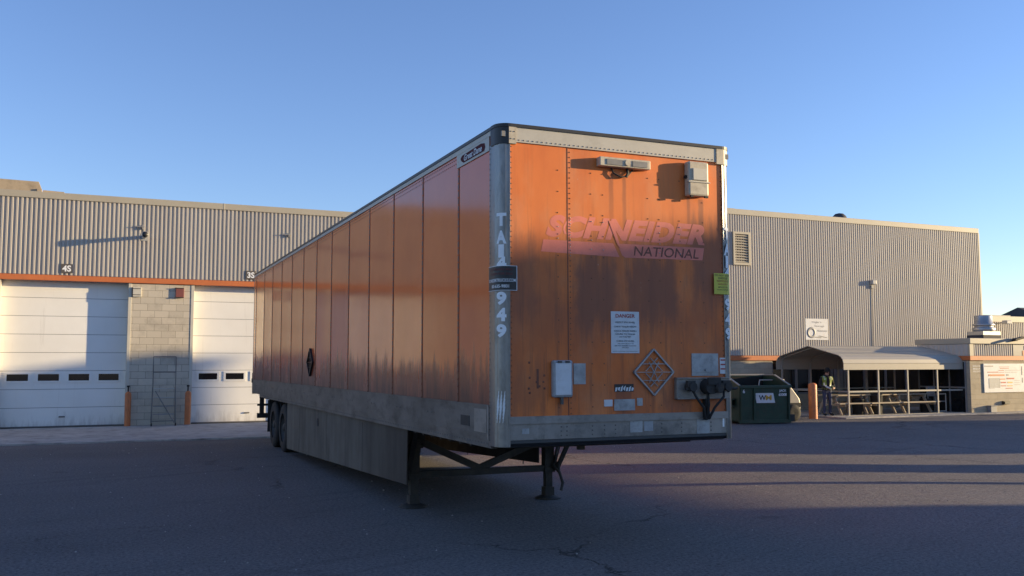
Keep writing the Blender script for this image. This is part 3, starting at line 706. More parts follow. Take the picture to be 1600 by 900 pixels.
for x in (-.02, Wd - .01): q.bar((x + .015, 0, 1.25), (x + .015, Dd*.55, 1.575), .05, .03); q.bar((x + .015, Dd*.55, 1.575), (x + .015, Dd, 1.565), .05, .03)
q.box(-.03, Wd + .03, Dd - .06, Dd + .02, 1.55, 1.60); q.build('top_rim', M_CARPIN, t)  # tan instead of green paints the low sunlight onto the rims
q = MB()
for x in (.02, .48, Wd - .08): q.add([(x,-.01,.1), (x+.06,-.01,.1), (x+.06,-.05,1.15), (x,-.05,1.15), (x,.05,.1), (x+.06,.05,.1), (x+.06,.01,1.15), (x,.01,1.15)], [(0,1,2,3), (0,3,7,4), (1,5,6,2), (3,2,6,7), (0,4,5,1)])
q.box(-.02, Wd + .02, 0, .1, .03, .14); q.build('stiffener', M_GREEN, t)
for x in (-.13, Wd + .001):
    q = MB(); q.box(x, x + .12, .3, 1.4, .55, .60); q.box(x, x + .12, .3, 1.4, .78, .83); q.box(x + (.11 if x > 0 else 0), x + (.12 if x > 0 else .01), .3, 1.4, .60, .78); q.build('fork_pocket', M_GREEN, t)
q = MB(); q.box(Wd - .02, Wd + .28, .2, 1.3, .05, .28); q.build('skid', M_BLACK, t)
fy = lambda z: .05 - .05*(z - .08)/1.16 - .012
q = MB(); P = [(.53, 1.0), (1.20, 1.0), (1.27, .68), (.60, .68)]
q.add([(x, fy(z) - .004, z) for x, z in P] + [(x, fy(z) + .006, z) for x, z in P], [(0,3,2,1), (0,1,5,4), (1,2,6,5), (2,3,7,6), (3,0,4,7)]); q.build('logo_panel', M_STICK, t)
q = MB(); put_text(q, 'W', lambda u, v: (u + .67, fy(.77 + v) - .008, .77 + v), width=.27, height=.16, bold=.03); q.build('lettering', M_INK, t)
q = MB(); put_text(q, 'M', lambda u, v: (u + .92, fy(.77 + v) - .008, .77 + v), width=.22, height=.16, bold=.03); q.build('lettering', M_GOLD, t)
q = MB()
put_text(q, 'JACK', lambda u, v: (u + 1.42, fy(1.02 + v) - .006, 1.02 + v), width=.26, height=.09, bold=.02); q.build('lettering', M_WLET, t); q = MB(); put_text(q, '65008', lambda u, v: (u + 1.40, fy(.90 + v) - .006, .90 + v), width=.29, height=.09, bold=.02)
q.build('lettering', M_WLET, t); q = MB(); put_text(q, '6', lambda u, v: (u + .1, fy(1.0 + v) - .006, 1.0 + v), height=.12, bold=.02); q.build('lettering', M_WLET, t)

# ------------------------------------------------------------------ beige utility cart behind the dumpster
t = empty('utility_cart', (21.08, 25.75, -.147), R(-6), 'small beige utility cart parked behind the green dumpster', 'cart')
q = MB(); q.prism([(-.9, .30), (.95, .30), (1.0, .55), (.93, .78), (.62, 1.16), (.45, 1.16), (.35, .62), (-.9, .62)], 'y', -.5, .5); q.build('body', M_BEIGEV, t, bevel=.03)
for y in (-.36, .36):
    q = MB(); q.lathe([(.001, 0), (.09, 0), (.11, .02), (.11, .06)], 14, M=Matrix.Translation((1.0, y, .6)) @ Matrix.Rotation(R(90), 4, 'Y')); q.build('headlight', M_DARK, t)
q = MB(); q.box(.9, 1.03, -.25, .25, .42, .66); q.box(.55, .99, -.515, -.5, .48, .62); q.build('grille', M_DARK, t)
for x in (-.55, .62):
    for y in (-.55, .55):
        q = MB(); q.lathe([(.001, -.09), (.15, -.1), (.27, -.09), (.29, -.05), (.29, .05), (.27, .09), (.15, .1), (.001, .09)], 18, M=Matrix.Translation((x, y, .29)) @ Matrix.Rotation(R(90), 4, 'X')); q.build('wheel', M_TYRE, t)
q = MB(); 
for y in (-.48, .48): q.tube([(.45, y, 1.1), (.35, y, 1.4), (-.6, y, 1.4), (-.75, y, .6)], .025)
q.tube([(.35, -.48, 1.4), (.35, .48, 1.4)], .025); q.tube([(.2, .1, 1.25), (.68, .1, 1.36)], .03); q.build('roll_bar', M_CARPIN, t)
q = MB(); q.box(-.6, .1, -.42, .42, .62, .78); q.box(-.62, -.5, -.42, .42, .78, 1.1); q.build('seat', M_DARK, t, bevel=.03)

# ------------------------------------------------------------------ person
def build_person():
    t = empty('person', (24.6, 26.7, -.10), R(-12), 'person in dark jacket and hi-vis vest standing with head bowed by bollard', 'person')
    V = []; E = []; RAD = []
    def chain(pts, start=None):
        idx = start
        for p, r in pts:
            V.append(p); RAD.append(r); k = len(V) - 1
            if idx is not None: E.append((idx, k))
            idx = k
        return idx
    chain([((0, 0, .93), (.17, .115))])
    chest = chain([((0, .0, 1.08), (.155, .105)), ((0, .01, 1.24), (.175, .115)), ((0, .01, 1.36), (.165, .105))], 0)
    neck = chain([((0, -.01, 1.46), (.062, .065)), ((0, -.05, 1.53), (.072, .085)), ((0, -.07, 1.60), (.080, .098)), ((0, -.06, 1.67), (.062, .075))], chest)
    for s in (-1, 1):
        hip = chain([((s*.095, 0, .86), (.095, .10)), ((s*.11, -.03, .50), (.068, .072)), ((s*.12, .01, .30), (.062, .066)), ((s*.12, .03, .09), (.048, .055)), ((s*.13, -.03, .045), (.05, .045)), ((s*.15, -.16, .035), (.045, .035))], 0)
        if s < 0: arm = [((-.20, .01, 1.36), (.068, .07)), ((-.27, .02, 1.10), (.056, .056)), ((-.20, -.20, 1.03), (.046, .046)), ((-.15, -.26, 1.02), (.036, .036)), ((-.11, -.31, 1.02), (.04, .03))]
        else: arm = [((.20, .01, 1.36), (.068, .07)), ((.28, .02, 1.10), (.056, .056)), ((.20, -.19, 1.0), (.046, .046)), ((.14, -.25, 1.0), (.036, .036)), ((.09, -.30, 1.0), (.04, .03))]
        hand = chain(arm, chest)
        for k in range(4):
            f = V[hand]; chain([((f[0] - s*.02, f[1] - .03, f[2] + .03 - k*.02), (.010, .010)), ((f[0] - s*.045, f[1] - .04, f[2] + .03 - k*.021), (.009, .009)), ((f[0] - s*.055, f[1] - .02, f[2] + .03 - k*.021), (.008, .008))], hand)
        f = V[hand]; chain([((f[0] - s*.005, f[1] - .02, f[2] + .05), (.011, .011)), ((f[0] - s*.02, f[1] - .035, f[2] + .065), (.009, .009))], hand)
    me = bpy.data.meshes.new('body'); me.from_pydata(V, E, [])
    o = bpy.data.objects.new('body', me); COL.objects.link(o)
    o.modifiers.new('skin', 'SKIN'); ss = o.modifiers.new('sub', 'SUBSURF'); ss.levels = 2; ss.render_levels = 2
    if not me.skin_vertices: 
        lay = me.attributes
    sv = me.skin_vertices[0].data if me.skin_vertices else None
    for i, r in enumerate(RAD): sv[i].radius = r
    sv[0].use_root = True
    dg = bpy.context.evaluated_depsgraph_get(); dg.update()
    bm_ = bpy.data.meshes.new_from_object(o.evaluated_get(dg)); bpy.data.objects.remove(o)
    bm_.name = 'body'
    for m in (M_JACK, M_DENIM, M_SKIN, M_DARK): bm_.materials.append(m)
    vest = MB(); torso = []
    for p in bm_.polygons:
        c = p.center; p.use_smooth = True; k = 0
        if c.z < .08: k = 3
        elif c.z < .92 and abs(c.x) < .21 and c.y > -.15: k = 1
        elif c.z > 1.475: k = 2
        elif c.y < -.275 and c.z < 1.1: k = 2
        p.material_index = k
        if .97 < c.z < 1.43 and abs(c.x) < .205 and c.y > -.17 and not (abs(c.x) < .055 and c.y < 0) and not (c.z > 1.4 and abs(c.x) < .08): torso.append(p)
    body = bpy.data.objects.new('body', bm_); COL.objects.link(body); body.parent = t
    for p in torso:
        vs_ = [bm_.vertices[i].co + bm_.vertices[i].normal*.018 for i in p.vertices]
        z = p.center.z; vest.add(vs_, [tuple(range(len(vs_)))], 1 if (1.06 < z < 1.11 or (.11 < abs(p.center.x) < .14 and z > 1.1)) else 0, True)
    vest.build('vest', [M_HIVIS, M_REFL], t)
    q = MB(); q.lathe([(.001, .155), (.05, .145), (.085, .10), (.103, .03), (.105, -.02), (.098, -.03)], 20, M=Matrix.Translation((0, -.05, 1.61)) @ Matrix.Rotation(R(14), 4, 'X')); q.build('knit_cap', M_HAIR, t)
    q = MB(); q.lathe([(.09, -.05), (.115, .0), (.10, .06), (.075, .08)], 18, M=Matrix.Translation((0, .01, 1.43)) @ Matrix.Rotation(R(10), 4, 'X')); q.build('hood', M_JACK, t)
    q = MB()
    for s in (-1, 1): q.cyl((s*.032, -.158, 1.605), (s*.032, -.163, 1.604), .009, n=8)
    q.build('eyes', M_DARK, t)
    q = MB(); q.add([(0, -.18, 1.575), (-.016, -.155, 1.57), (.016, -.155, 1.57), (0, -.15, 1.62), (0, -.155, 1.56)], [(0,1,3), (0,3,2), (0,4,1), (0,2,4)]); q.build('nose', M_SKIN, t)
    q = MB(); q.box(-.022, .022, -.150, -.143, 1.535, 1.541); q.build('mouth', M_RBOX, t)
    return t
build_person()
q = MB(); q.box(-.11, .11, -.012, .012, -.03, .03)  # pale stand-in for an unidentified reflective thing in the hands
np_ = tag(q.build('reflective_item', M_REFL, bevel=.01), 'pale reflective gloves held in the hands of the standing person', 'item')
np_.matrix_world = Matrix.Translation((24.6, 26.7, -.10)) @ Matrix.Rotation(R(-12), 4, 'Z') @ Matrix.Translation((-.14, -.34, 1.03)) @ Matrix.Rotation(R(25), 4, 'Y')

# ------------------------------------------------------------------ the semi trailer (local a = across, b = rearwards, z up)
W, L, ZB, ZT = 2.59, 16.15, 1.08, 4.075
tr = empty('semi_trailer', (3.3698, 7.8341, 0), -0.01277, 'weathered orange box semi trailer standing on its landing gear', 'trailer')
def part(name, mb, m, **kw): return mb.build(name, m, tr, **kw)
def rivet(mb, p, n, r=.008, h=.006, mi=0):
    p = Vector(p); n = Vector(n); u = n.orthogonal().normalized(); w = n.cross(u)
    mb.add([p + u*r, p + w*r, p - u*r, p - w*r, p + n*h + u*r*.45, p + n*h + w*r*.45, p + n*h - u*r*.45, p + n*h - w*r*.45], [(0,1,5,4), (1,2,6,5), (2,3,7,6), (3,0,4,7), (4,5,6,7)], mi, True)
# front wall
q = MB(); fz0, fz1 = 1.34, 3.905
q.box(.09, .70, 0, .05, fz0, fz1); q.box(.70, W - .09, .004, .05, fz0, fz1)
q.box(.697, .706, -.002, .01, fz0, fz1, 1)
def col(a_, z0, z1, st, jit=0, mi=2):
    z = z0
    while z < z1:
        rivet(q, (a_ + random.uniform(-jit, jit), .0 if a_ < .7 else .004, z), (0, -1, 0), mi=mi); z += st
col(.115, 1.36, 3.9, .05); col(W - .115, 1.36, 3.9, .05, mi=1); col(.73, 1.36, 3.9, .05)
for a_ in (.60, .96, 1.09, 1.60, 1.73, 1.97, 2.25): col(a_, 1.42, 3.88, .205, .003)
for a_ in (.60, .96, 1.09, 1.73, 1.97):                        # bright newer rivets across the lettering
    for z in (3.02, 3.13, 3.2, 2.93):
        if random.random() < .7: rivet(q, (a_, .001, z), (0, -1, 0), .007, .008, 3)
for k in range(14): rivet(q, (.73, .002, 2.86 + k*.028), (0, -1, 0), .006, .008, 3)
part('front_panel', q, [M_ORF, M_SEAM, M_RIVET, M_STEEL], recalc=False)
# header and bottom rail of the front
q = MB(); q.box(.16, W - .17, -.014, .03, 3.905, 4.055); 
q.box(.085, .16, -.022, .03, 3.885, 4.06, 1); q.box(W - .17, W - .085, -.022, .03, 3.885, 4.06, 1)
for k in range(46): rivet(q, (.19 + k*.0485, -.014, 3.925), (0, -1, 0), .008, .006, 2)
for a_ in (.105, .14):
    for z in (3.93, 4.0): rivet(q, (a_, -.022, z), (0, -1, 0), .008, .006, 2)
part('front_header', q, [M_ALUH, M_BEIGE, M_RIVD], recalc=False)
q = MB(); q.box(.085, W - .085, -.012, .06, 1.285, 1.345); q.box(.085, W - .085, -.006, .06, 1.13, 1.283); q.box(.085, W - .085, -.018, .06, 1.276, 1.29)
for a_ in (.62, .68, .95, 1.08, 1.2, 1.72, 1.95, 2.3):
    for z in (1.16, 1.2, 1.24): rivet(q, (a_, -.006, z), (0, -1, 0), .009, .006, 1)
q.box(.22, .29, -.008, 0, 1.185, 1.235, 2); q.box(1.36, 1.5, -.009, 0, 1.165, 1.275, 2); q.box(1.52, 1.62, -.008, 0, 1.175, 1.27, 3); q.box(2.13, 2.28, -.009, 0, 1.13, 1.28, 2); q.box(2.44, 2.46, -.01, 0, 1.19, 1.29, 4)
part('front_bottom_rail', q, [M_ALUD, M_RIVD, M_PLATE, M_LGREY, M_WLET], recalc=False)
q = MB(); q.prism([(0, 1.128), (-.004, 1.10), (.02, 1.075), (.09, 1.055), (.9, 1.05), (.9, 1.128)], 'x', .09, W - .09); part('nose_lip', q, M_BLACK, recalc=True)
# corner posts: a quarter round with flats, mirrored for the right side
RP, CP = .112, .10
def wrap(s, off, mirror=False):
    if s < 0: a_, b_ = CP - s, -.012 - off
    else:
        ln = RP*math.pi/2
        if s <= ln: f = s/RP; a_, b_ = CP - (RP+off)*math.sin(f), CP - (RP+off)*math.cos(f)
        else: a_, b_ = -.012 - off, CP + (s - ln)
    return ((W - a_) if mirror else a_, b_)
for mir in (False, True):
    q = MB(); ss_ = [-.002, -.0005] + [RP*math.pi/2*k/12 for k in range(13)] + [.30, .318]
    offs = [-.012] + [0]*(len(ss_)-2) + [-.012]
    for k in range(len(ss_)):                                # two shallow flutes pressed into the post
        if k in (3, 4, 11, 12): offs[k] = -.007
    pts = [wrap(s, o, mir) for s, o in zip(ss_, offs)]; n = len(pts)
    q.add([(x, y, 1.07) for x, y in pts] + [(x, y, 3.90) for x, y in pts], [(i, i+1, n+i+1, n+i) for i in range(n-1)], 0, True)
    q.add([(x, y, 1.07) for x, y in pts] + [((W - .15) if mir else .15, .15, 1.07)], [(i, i+1, n) for i in range(n-1)], 0)
    z = 1.12
    while z < 3.88:
        p = wrap(.29, 0, mir); rivet(q, (p[0], p[1], z), (1 if mir else -1, 0, 0), .007, .005, 1); z += .05
    part('corner_post', q, [M_ALU, M_RIVD])
    q = MB(); ss_ = [-.06] + [RP*math.pi/2*k/10 for k in range(11)] + [.26]
    pts = [wrap(s, .008, mir) for s in ss_]; n = len(pts); q.add([(x, y, 3.885) for x, y in pts] + [(x, y, 4.045) for x, y in pts], [(i, i+1, n+i+1, n+i) for i in range(n-1)], 0, True)
    inn = [wrap(s, -.02, mir) for s in ss_]; q.add([(x, y, 3.885) for x, y in pts] + [(x, y, 3.885) for x, y in inn], [(i, i+1, n+i+1, n+i) for i in range(n-1)], 0)
    c_ = wrap(.06, .012, mir); q.box(c_[0]-.02, c_[0]+.02, c_[1]-.006, c_[1]+.02, 3.95, 4.0, 1)
    part('corner_cap', q, [M_BEIGE if mir else M_BLACK, M_LENS])  # right cap's pale colour stands in for the sunlight on it
# post numbers, stencilled down the post
for mir in (False, True):
    for ch, zc in (('T', 3.165), ('A', 3.0), ('1', 2.87), ('4', 2.755), ('9', 2.43), ('4', 2.28), ('9', 2.13)):
        q = MB()
        def fn(u, v):
            s = (.05 + u) if mir else (.086 - u); p = wrap(s, .0035, mir); return (p[0], p[1], zc - .06 + v)
        put_text(q, ch, fn, center=True, height=.124, width=(.055 if ch == '1' else .098), bold=.05, maxlen=.02)
        part('post_number', q, M_WLET, recalc=False)
q = MB()                                                    # scratched scribble low on the left post
for k in range(5):
    z = 1.34 + k*.035
    for j in range(3):
        s0 = .05 + j*.03; p0 = wrap(s0, .002); p1 = wrap(s0 + .02, .003); q.bar((*p0, z + .1), (*p1, z - .05), .004)
part('scratch_marks', q, M_WLET)
# sign wrapped round the left post
q = MB(); ss_ = [-.065, -.03] + [RP*math.pi/2*k/10 for k in range(11)] + [.24, .295]
pts = [wrap(s, .008) for s in ss_]; n = len(pts); inn = [wrap(s, .004) for s in ss_]
q.add([(x, y, 2.505) for x, y in pts] + [(x, y, 2.735) for x, y in pts] + [(x, y, 2.505) for x, y in inn] + [(x, y, 2.735) for x, y in inn],
      [(i, i+1, n+i+1, n+i) for i in range(n-1)] + [(i, i+1, 2*n+i+1, 2*n+i) for i in range(n-1)] + [(n+i, n+i+1, 3*n+i+1, 3*n+i) for i in range(n-1)], 0)
bn = part('wrapped_sign', q, M_BLACK); bn['label'] = 'black sign with web address and phone number wrapped round the corner post'
def on_sign(mb, s_, zc, h, w, mi):
    put_text(mb, s_, lambda u, v: (*wrap(.115 - u, .0105), zc + v), mi, center=True, height=h, width=w, bold=.01, maxlen=.02)
q = MB(); on_sign(q, 'USED TRUCKS AND', 2.69, .022, .27, 0); on_sign(q, 'TRAILERS FOR SALE', 2.65, .022, .27, 0)
on_sign(q, 'SCHNEIDERTRUCKS.COM', 2.585, .03, .33, 1); on_sign(q, '800-635-9801', 2.53, .03, .2, 1)
for z0, z1 in ((2.505, 2.509), (2.731, 2.735)):
    for s0, s1 in zip(ss_[:-1], ss_[1:]): q.add([(*wrap(s0, .010), z0), (*wrap(s1, .010), z0), (*wrap(s1, .010), z1), (*wrap(s0, .010), z1)], [(0,1,2,3)], 1)
q.box(.160, .165, -.0225, -.0205, 2.505, 2.735, 1)
q.build('lettering', [M_REDF, M_WLET], bn, recalc=False)
# yellow tag on the right post
q = MB(); ss_ = [-.13, -.03] + [RP*math.pi/2*k/6 for k in range(5)]
pts = [wrap(s, .007, True) for s in ss_]; n = len(pts)
q.add([(x, y, 2.535) for x, y in pts] + [(x, y, 2.75) for x, y in pts], [(i, i+1, n+i+1, n+i) for i in range(n-1)])
yt = part('yellow_tag', q, M_YEL, recalc=False)
q = MB()
def on_tag(s_, z, h, w, mi): put_text(q, s_, lambda u, v: (*wrap(-.02 + u, .009, True), z + v), mi, center=True, height=h, width=w, maxlen=.02)
on_tag('DO NOT LOAD', 2.72, .018, .2, 0); on_tag('SCHEDULED', 2.69, .02, .12, 0); on_tag('MAINTENANCE', 2.66, .02, .15, 1); on_tag('REQUIRED', 2.63, .016, .12, 1); on_tag('REMOVE TAG', 2.60, .015, .12, 0); on_tag('WHEN COMPLETE', 2.575, .012, .15, 0)
q.build('lettering', [M_INK, M_RED], yt, recalc=False)
# front lettering: faded company name
q = MB(); zf = lambda a_: -.003 if a_ < .70 else .0005
def F(u, v): return (u, -.0012 if u <= .7 else .0026, v)
put_text(q, 'SCHNEIDER', lambda u, v: F(u + .47, v + 3.03), width=1.80, height=.215, bold=.055, shear=.3, spacing=1.07, maxlen=.12)
q.add([F(.445, 3.0), F(.42, 2.885), F(.695, 2.879), F(.695, 3.0)], [(0,1,2,3)]); q.add([F(.707, 3.0), F(.707, 2.879), F(1.27, 2.868), F(1.20, 3.0)], [(0,1,2,3)])
q.add([F(1.245, 3.0), F(2.262, 3.004), F(2.238, 2.876), F(1.335, 2.866), F(1.30, 2.885)], [(0,1,2,3,4)])
q.add([(x, -.0002, z) for x, z in ((1.15, 3.22), (1.20, 3.22), (1.285, 2.95), (1.245, 2.99))], [(0,1,2,3)])
lg = part('company_lettering', q, M_LOGO, recalc=False)
q = MB(); put_text(q, 'NATIONAL', lambda u, v: (u + 1.43, .0008, v + 2.89), width=.76, height=.095, shear=.15); q.build('lettering', M_LOGOD, lg, recalc=False)
# danger notice
q = MB(); q.box(1.165, 1.478, -.004, .003, 1.93, 2.335, 0); dn = part('danger_notice', q, [M_STICK])
q = MB()
for s_, z, w, h, mi in (('DANGER', 2.275, .215, .036, 1), ('INSPECT 5TH WHEEL', 2.222, .22, .016, 0), ('CHECK TRAILER HEIGHT', 2.18, .25, .016, 0), ('CHOCK TRAILER WHEELS', 2.138, .25, .016, 0), ('COUPLE TO TRAILER', 2.108, .22, .015, 0), ('DO TUG TEST', 2.082, .13, .014, 0), ('CHECK 5TH WHEEL', 2.04, .2, .016, 0), ('AND JAWS VISUALLY TO', 2.016, .18, .011, 0), ('SEE THAT KINGPIN IS LOCKED', 1.997, .24, .011, 0), ('IN PLACE', 1.979, .07, .011, 0), ('FAILURE TO CHECK MAY CAUSE SERIOUS INJURY', 1.943, .28, .008, 0)):
    put_text(q, s_, lambda u, v: (u + 1.3215, -.0065, v + z), mi, center=True, width=w, height=h, bold=.02 if mi else .008)
q.build('lettering', [M_INK, M_RED], dn, recalc=False)
# light bar with two lenses, cable below
q = MB(); q.box(1.02, 1.59, -.075, .004, 3.745, 3.835); lbp = part('clearance_light_bar', q, M_BEIGE, bevel=.008)
for a0, a1 in ((1.095, 1.265), (1.385, 1.55)):
    q = MB(); q.box(a0, a1, -.082, -.07, 3.76, 3.815); q.build('lens', M_LENS, lbp)
q = MB(); q.cyl((1.325, -.09, 3.79), (1.325, -.07, 3.79), .03, n=12); q.build('socket', M_BEIGE, lbp)
q = MB(); q.tube([(1.18, -.01, 3.74), (1.20, -.02, 3.69), (1.28, -.03, 3.655), (1.36, -.02, 3.68), (1.42, -.01, 3.74)], .008); q.tube([(1.35, -.02, 3.76), (1.355, -.03, 3.70), (1.34, -.02, 3.66)], .016); q.build('cable', M_DARK, lbp)
# upper vent box
q = MB(); q.box(2.03, 2.275, -.085, .004, 3.52, 3.875); vb = part('vent_box', q, M_BEIGE, bevel=.02)
q = MB(); q.box(2.075, 2.25, -.098, -.08, 3.68, 3.80); q.box(2.02, 2.285, -.094, -.06, 3.655, 3.67); q.build('cover', M_TRIMW, vb, bevel=.006)
q = MB(); q.box(2.012, 2.03, -.06, -.02, 3.7, 3.73); q.box(2.05, 2.08, -.09, -.07, 3.505, 3.525); q.box(2.22, 2.26, -.09, -.07, 3.505, 3.525); q.build('latch', M_DARK, vb)
# document holder, little plates
q = MB(); q.box(.515, .722, -.06, .003, 1.515, 1.862); dh = part('document_holder', q, M_LGREY, bevel=.02)
q = MB(); q.box(.535, .70, -.07, -.055, 1.535, 1.835); q.build('lid', M_STICK, dh, bevel=.008)
q = MB(); q.box(.60, .625, -.05, -.02, 1.45, 1.52); q.box(.56, .60, -.075, -.06, 1.838, 1.856); q.box(.64, .68, -.075, -.06, 1.838, 1.856); q.build('latch', M_RIVD, dh)
q = MB(); q.box(.755, .883, -.004, .003, 1.635, 1.832); part('blank_plate', q, M_PLATE)
q = MB()
for x, z in ((.295, 1.84), (.40, 1.62), (.29, 1.60), (.45, 1.6), (.30, 1.56), (.37, 1.66), (.44, 1.66), (.30, 1.7), (.45, 1.72)): rivet(q, (x, .0, z), (0, -1, 0), .014, .003)
q.box(.37, .392, -.002, .002, 1.60, 1.78); part('rust_scars', q, M_SEAM)
# placard holder: diamond frame with cross wires
def diamond(ca, cz, ra, rz, plane, wd=.028):
    q = MB(); P = [(0, rz), (ra, 0), (0, -rz), (-ra, 0)]
    def pt(u, v, d): return (ca + u, -d, cz + v) if plane == 'f' else (-d, ca + u, cz + v)
    for (u0, v0), (u1, v1) in zip(P, P[1:] + P[:1]): q.bar(pt(u0, v0, .012), pt(u1, v1, .012), wd, wd*.5)
    for k in (-1, 0, 1):
        f = k*.36; q.bar(pt(-ra*(1-abs(f))*.95, rz*f, .02), pt(ra*(1-abs(f))*.95, rz*f, .02), .012, .006)
    for s in (-1, 1):
        for k in (-.5, 0, .5):
            q.bar(pt(-.25*ra + k*.7*ra, s*(-.45*rz) , .018), pt(.25*ra + k*.7*ra, s*.45*rz, .018), .012, .006) if abs(k) < .1 else None
        q.bar(pt(-.42*ra, s*.05*rz, .018), pt(.18*ra, s*.62*rz, .018), .012, .006); q.bar(pt(.42*ra, s*.05*rz, .018), pt(-.18*ra, s*.62*rz, .018), .012, .006)
    return q
part('placard_holder', diamond(1.632, 1.745, .225, .225, 'f'), M_PLATE)
q = MB(); q.box(1.70, 1.80, -.022, -.012, 1.80, 1.87, M=None); 
part('side_placard_holder', diamond(8.77, 1.855, .24, .24, 's', .05), M_BLACK)
# registration plate, stickers, torn decals
q = MB(); q.box(2.083, 2.402, -.006, .003, 1.705, 1.93); q.box(2.083, 2.402, -.011, -.0, 1.74, 1.75); q.cyl((2.25, -.02, 1.765), (2.25, 0, 1.765), .016, n=8); part('metal_plate', q, M_PLATE)
q = MB(); q.box(2.425, 2.497, -.004, .003, 1.725, 1.887); sk = part('inspection_sticker', q, M_STICK)
q = MB(); 
for z in (1.865, 1.82, 1.775): q.box(2.432, 2.49, -.006, -.0045, z - .008, z + .006)
q.build('print', M_RED, sk)
q = MB(); q.box(1.198, 1.408, -.002, .003, 1.558, 1.632); dc = part('torn_decal', q, M_BLACK)
q = MB()
for k in range(7):
    u = 1.2 + k*.03; q.add([(u, -.004, 1.56 + random.random()*.03), (u + .02, -.004, 1.565), (u + .03, -.004, 1.59 + random.random()*.03), (u + .008, -.004, 1.6)], [(0,1,2,3)])
q.build('peeled_paper', M_STICK, dc)
q = MB(); q.box(1.19, 1.42, -.006, .003, 1.378, 1.486, 0); q.box(1.082, 1.172, -.004, .003, 1.42, 1.484, 1); q.box(1.445, 1.507, -.004, .003, 1.42, 1.495, 0); part('small_plate', q, [M_PLATE, M_STICK])
# glad hand bracket
q = MB(); q.box(1.875, W - .09, -.045, .003, 1.475, 1.69); q.box(1.875, W - .09, -.06, .0, 1.475, 1.49); q.box(1.875, W-.09, -.06, 0, 1.676, 1.69); gh = part('coupling_bracket', q, M_ALUD, bevel=.004)
for a_, m in ((2.01, M_UNDER), (2.43, M_UNDER)):
    q = MB(); q.cyl((a_, -.045, 1.60), (a_, -.14, 1.60), .045, n=14); q.box(a_ - .06, a_ + .03, -.13, -.09, 1.60, 1.66); q.box(a_ - .075, a_ + .05, -.12, -.10, 1.57, 1.60); q.cyl((a_, -.10, 1.60), (a_ + .03, -.10, 1.55), .02, n=8); q.build('air_coupling', m, gh)
q = MB(); q.cyl((2.22, -.045, 1.60), (2.22, -.16, 1.60), .075, n=18); q.box(2.16, 2.31, -.175, -.155, 1.62, 1.69); q.cyl((2.29, -.16, 1.59), (2.30, -.19, 1.585), .05, n=14); q.build('electric_socket', M_UNDER, gh)
q = MB()
for a_ in (2.03, 2.40): q.tube([(a_, -.09, 1.57), (a_ + (.02 if a_ < 2.2 else -.02), -.12, 1.50), (2.22 + (a_-2.22)*.35, -.10, 1.39), (2.22 + (a_-2.22)*.12, -.06, 1.28)], .013)
q.tube([(2.20, -.10, 1.55), (2.21, -.1, 1.42), (2.22, -.04, 1.27)], .016); q.box(2.20, 2.25, -.06, -.01, 1.27, 1.48); q.build('hose', M_DARK, gh)
q = MB(); q.tube([(2.44, -.10, 1.585), (2.52, -.1, 1.575), (2.57, -.08, 1.58)], .014); q.build('hose', M_DARK, gh)

# left side wall: thirteen riveted panels, each a little bowed
seams = [.24] + [1.11 + 1.212*k for k in range(13)]; seams[-1] = 15.75; seams.append(L - .03)
pz0, pz1 = 1.43, 3.995
for side in (0, 1):
    q = MB(); A = 0.0 if side == 0 else W; sg = -1 if side == 0 else 1
    for i in range(len(seams) - 1):
        b0, b1 = seams[i], seams[i+1]; bow = random.uniform(-.005, -.0015); tw = random.uniform(-.0022, .0022)
        nu, nv = 10, 8; vs_ = []
        for v in range(nv + 1):
            for u in range(nu + 1):
                fu, fv = u/nu, v/nv
                vs_.append((A + sg*(bow*math.sin(math.pi*fu)*(.6 + .4*math.sin(math.pi*fv)) + tw*(fv - .5)*math.sin(math.pi*fu)), b0 + (b1-b0)*fu, pz0 + (pz1-pz0)*fv))
        q.add(vs_, [(v*(nu+1)+u, v*(nu+1)+u+1, (v+1)*(nu+1)+u+1, (v+1)*(nu+1)+u) for v in range(nv) for u in range(nu)], 0, True)
    for b_ in seams[1:-1]:
        q.box(A + sg*.004, A - sg*.01, b_ - .02, b_ + .02, pz0, pz1, 1)
        z = pz0 + .02
        while z < pz1:
            rivet(q, (A + sg*.004, b_, z), (sg, 0, 0), .014, .008, 0); z += .075
    b_ = .3
    while b_ < L - .1 and side == 0: rivet(q, (A + sg*.001, b_, pz1 - .03), (sg, 0, 0), .008, .006, 2); rivet(q, (A + sg*.001, b_, pz1 - .075), (sg, 0, 0), .007, .005, 2); b_ += .06
    part('side_panel', q, [M_ORS, M_SEAM, M_SEAM])
    q = MB(); q.box(A + sg*.012, A - sg*.03, .20, L, 3.996, 4.045); part('top_rail', q, M_ALUD if side else M_ALUH, bevel=.003)
    q = MB(); q.box(A + sg*.010, A - sg*.04, .235, L, 1.115, 1.44); q.box(A + sg*.016, A - sg*.02, .235, L, 1.425, 1.445); q.box(A + sg*.015, A - sg*.02, .235, L - .4, 1.155, 1.17); q.box(A + sg*.004, A - sg*.06, .2, 14.9, 1.045, 1.114)
    if side == 0:
        b_ = .3
        while b_ < 15: rivet(q, (A + sg*.004, b_, 1.085), (sg, 0, 0), .011, .006, 1); b_ += .075
        for k in range(12):
            for d in (-.07, .07): rivet(q, (A + sg*.010, 2.0 + 1.22*k + d, 1.30), (sg, 0, 0), .016, .008, 1)
        q.box(A - .013, A, .30, .62, 1.18, 1.40, 2); q.box(A - .014, A, .75, 1.0, 1.22, 1.32, 3); q.box(A-.017, A, .24, .27, 1.12, 1.44, 2)
    part('bottom_rail', q, [M_RAILS, M_RIVD, M_ALUD, M_UNDER], recalc=False)
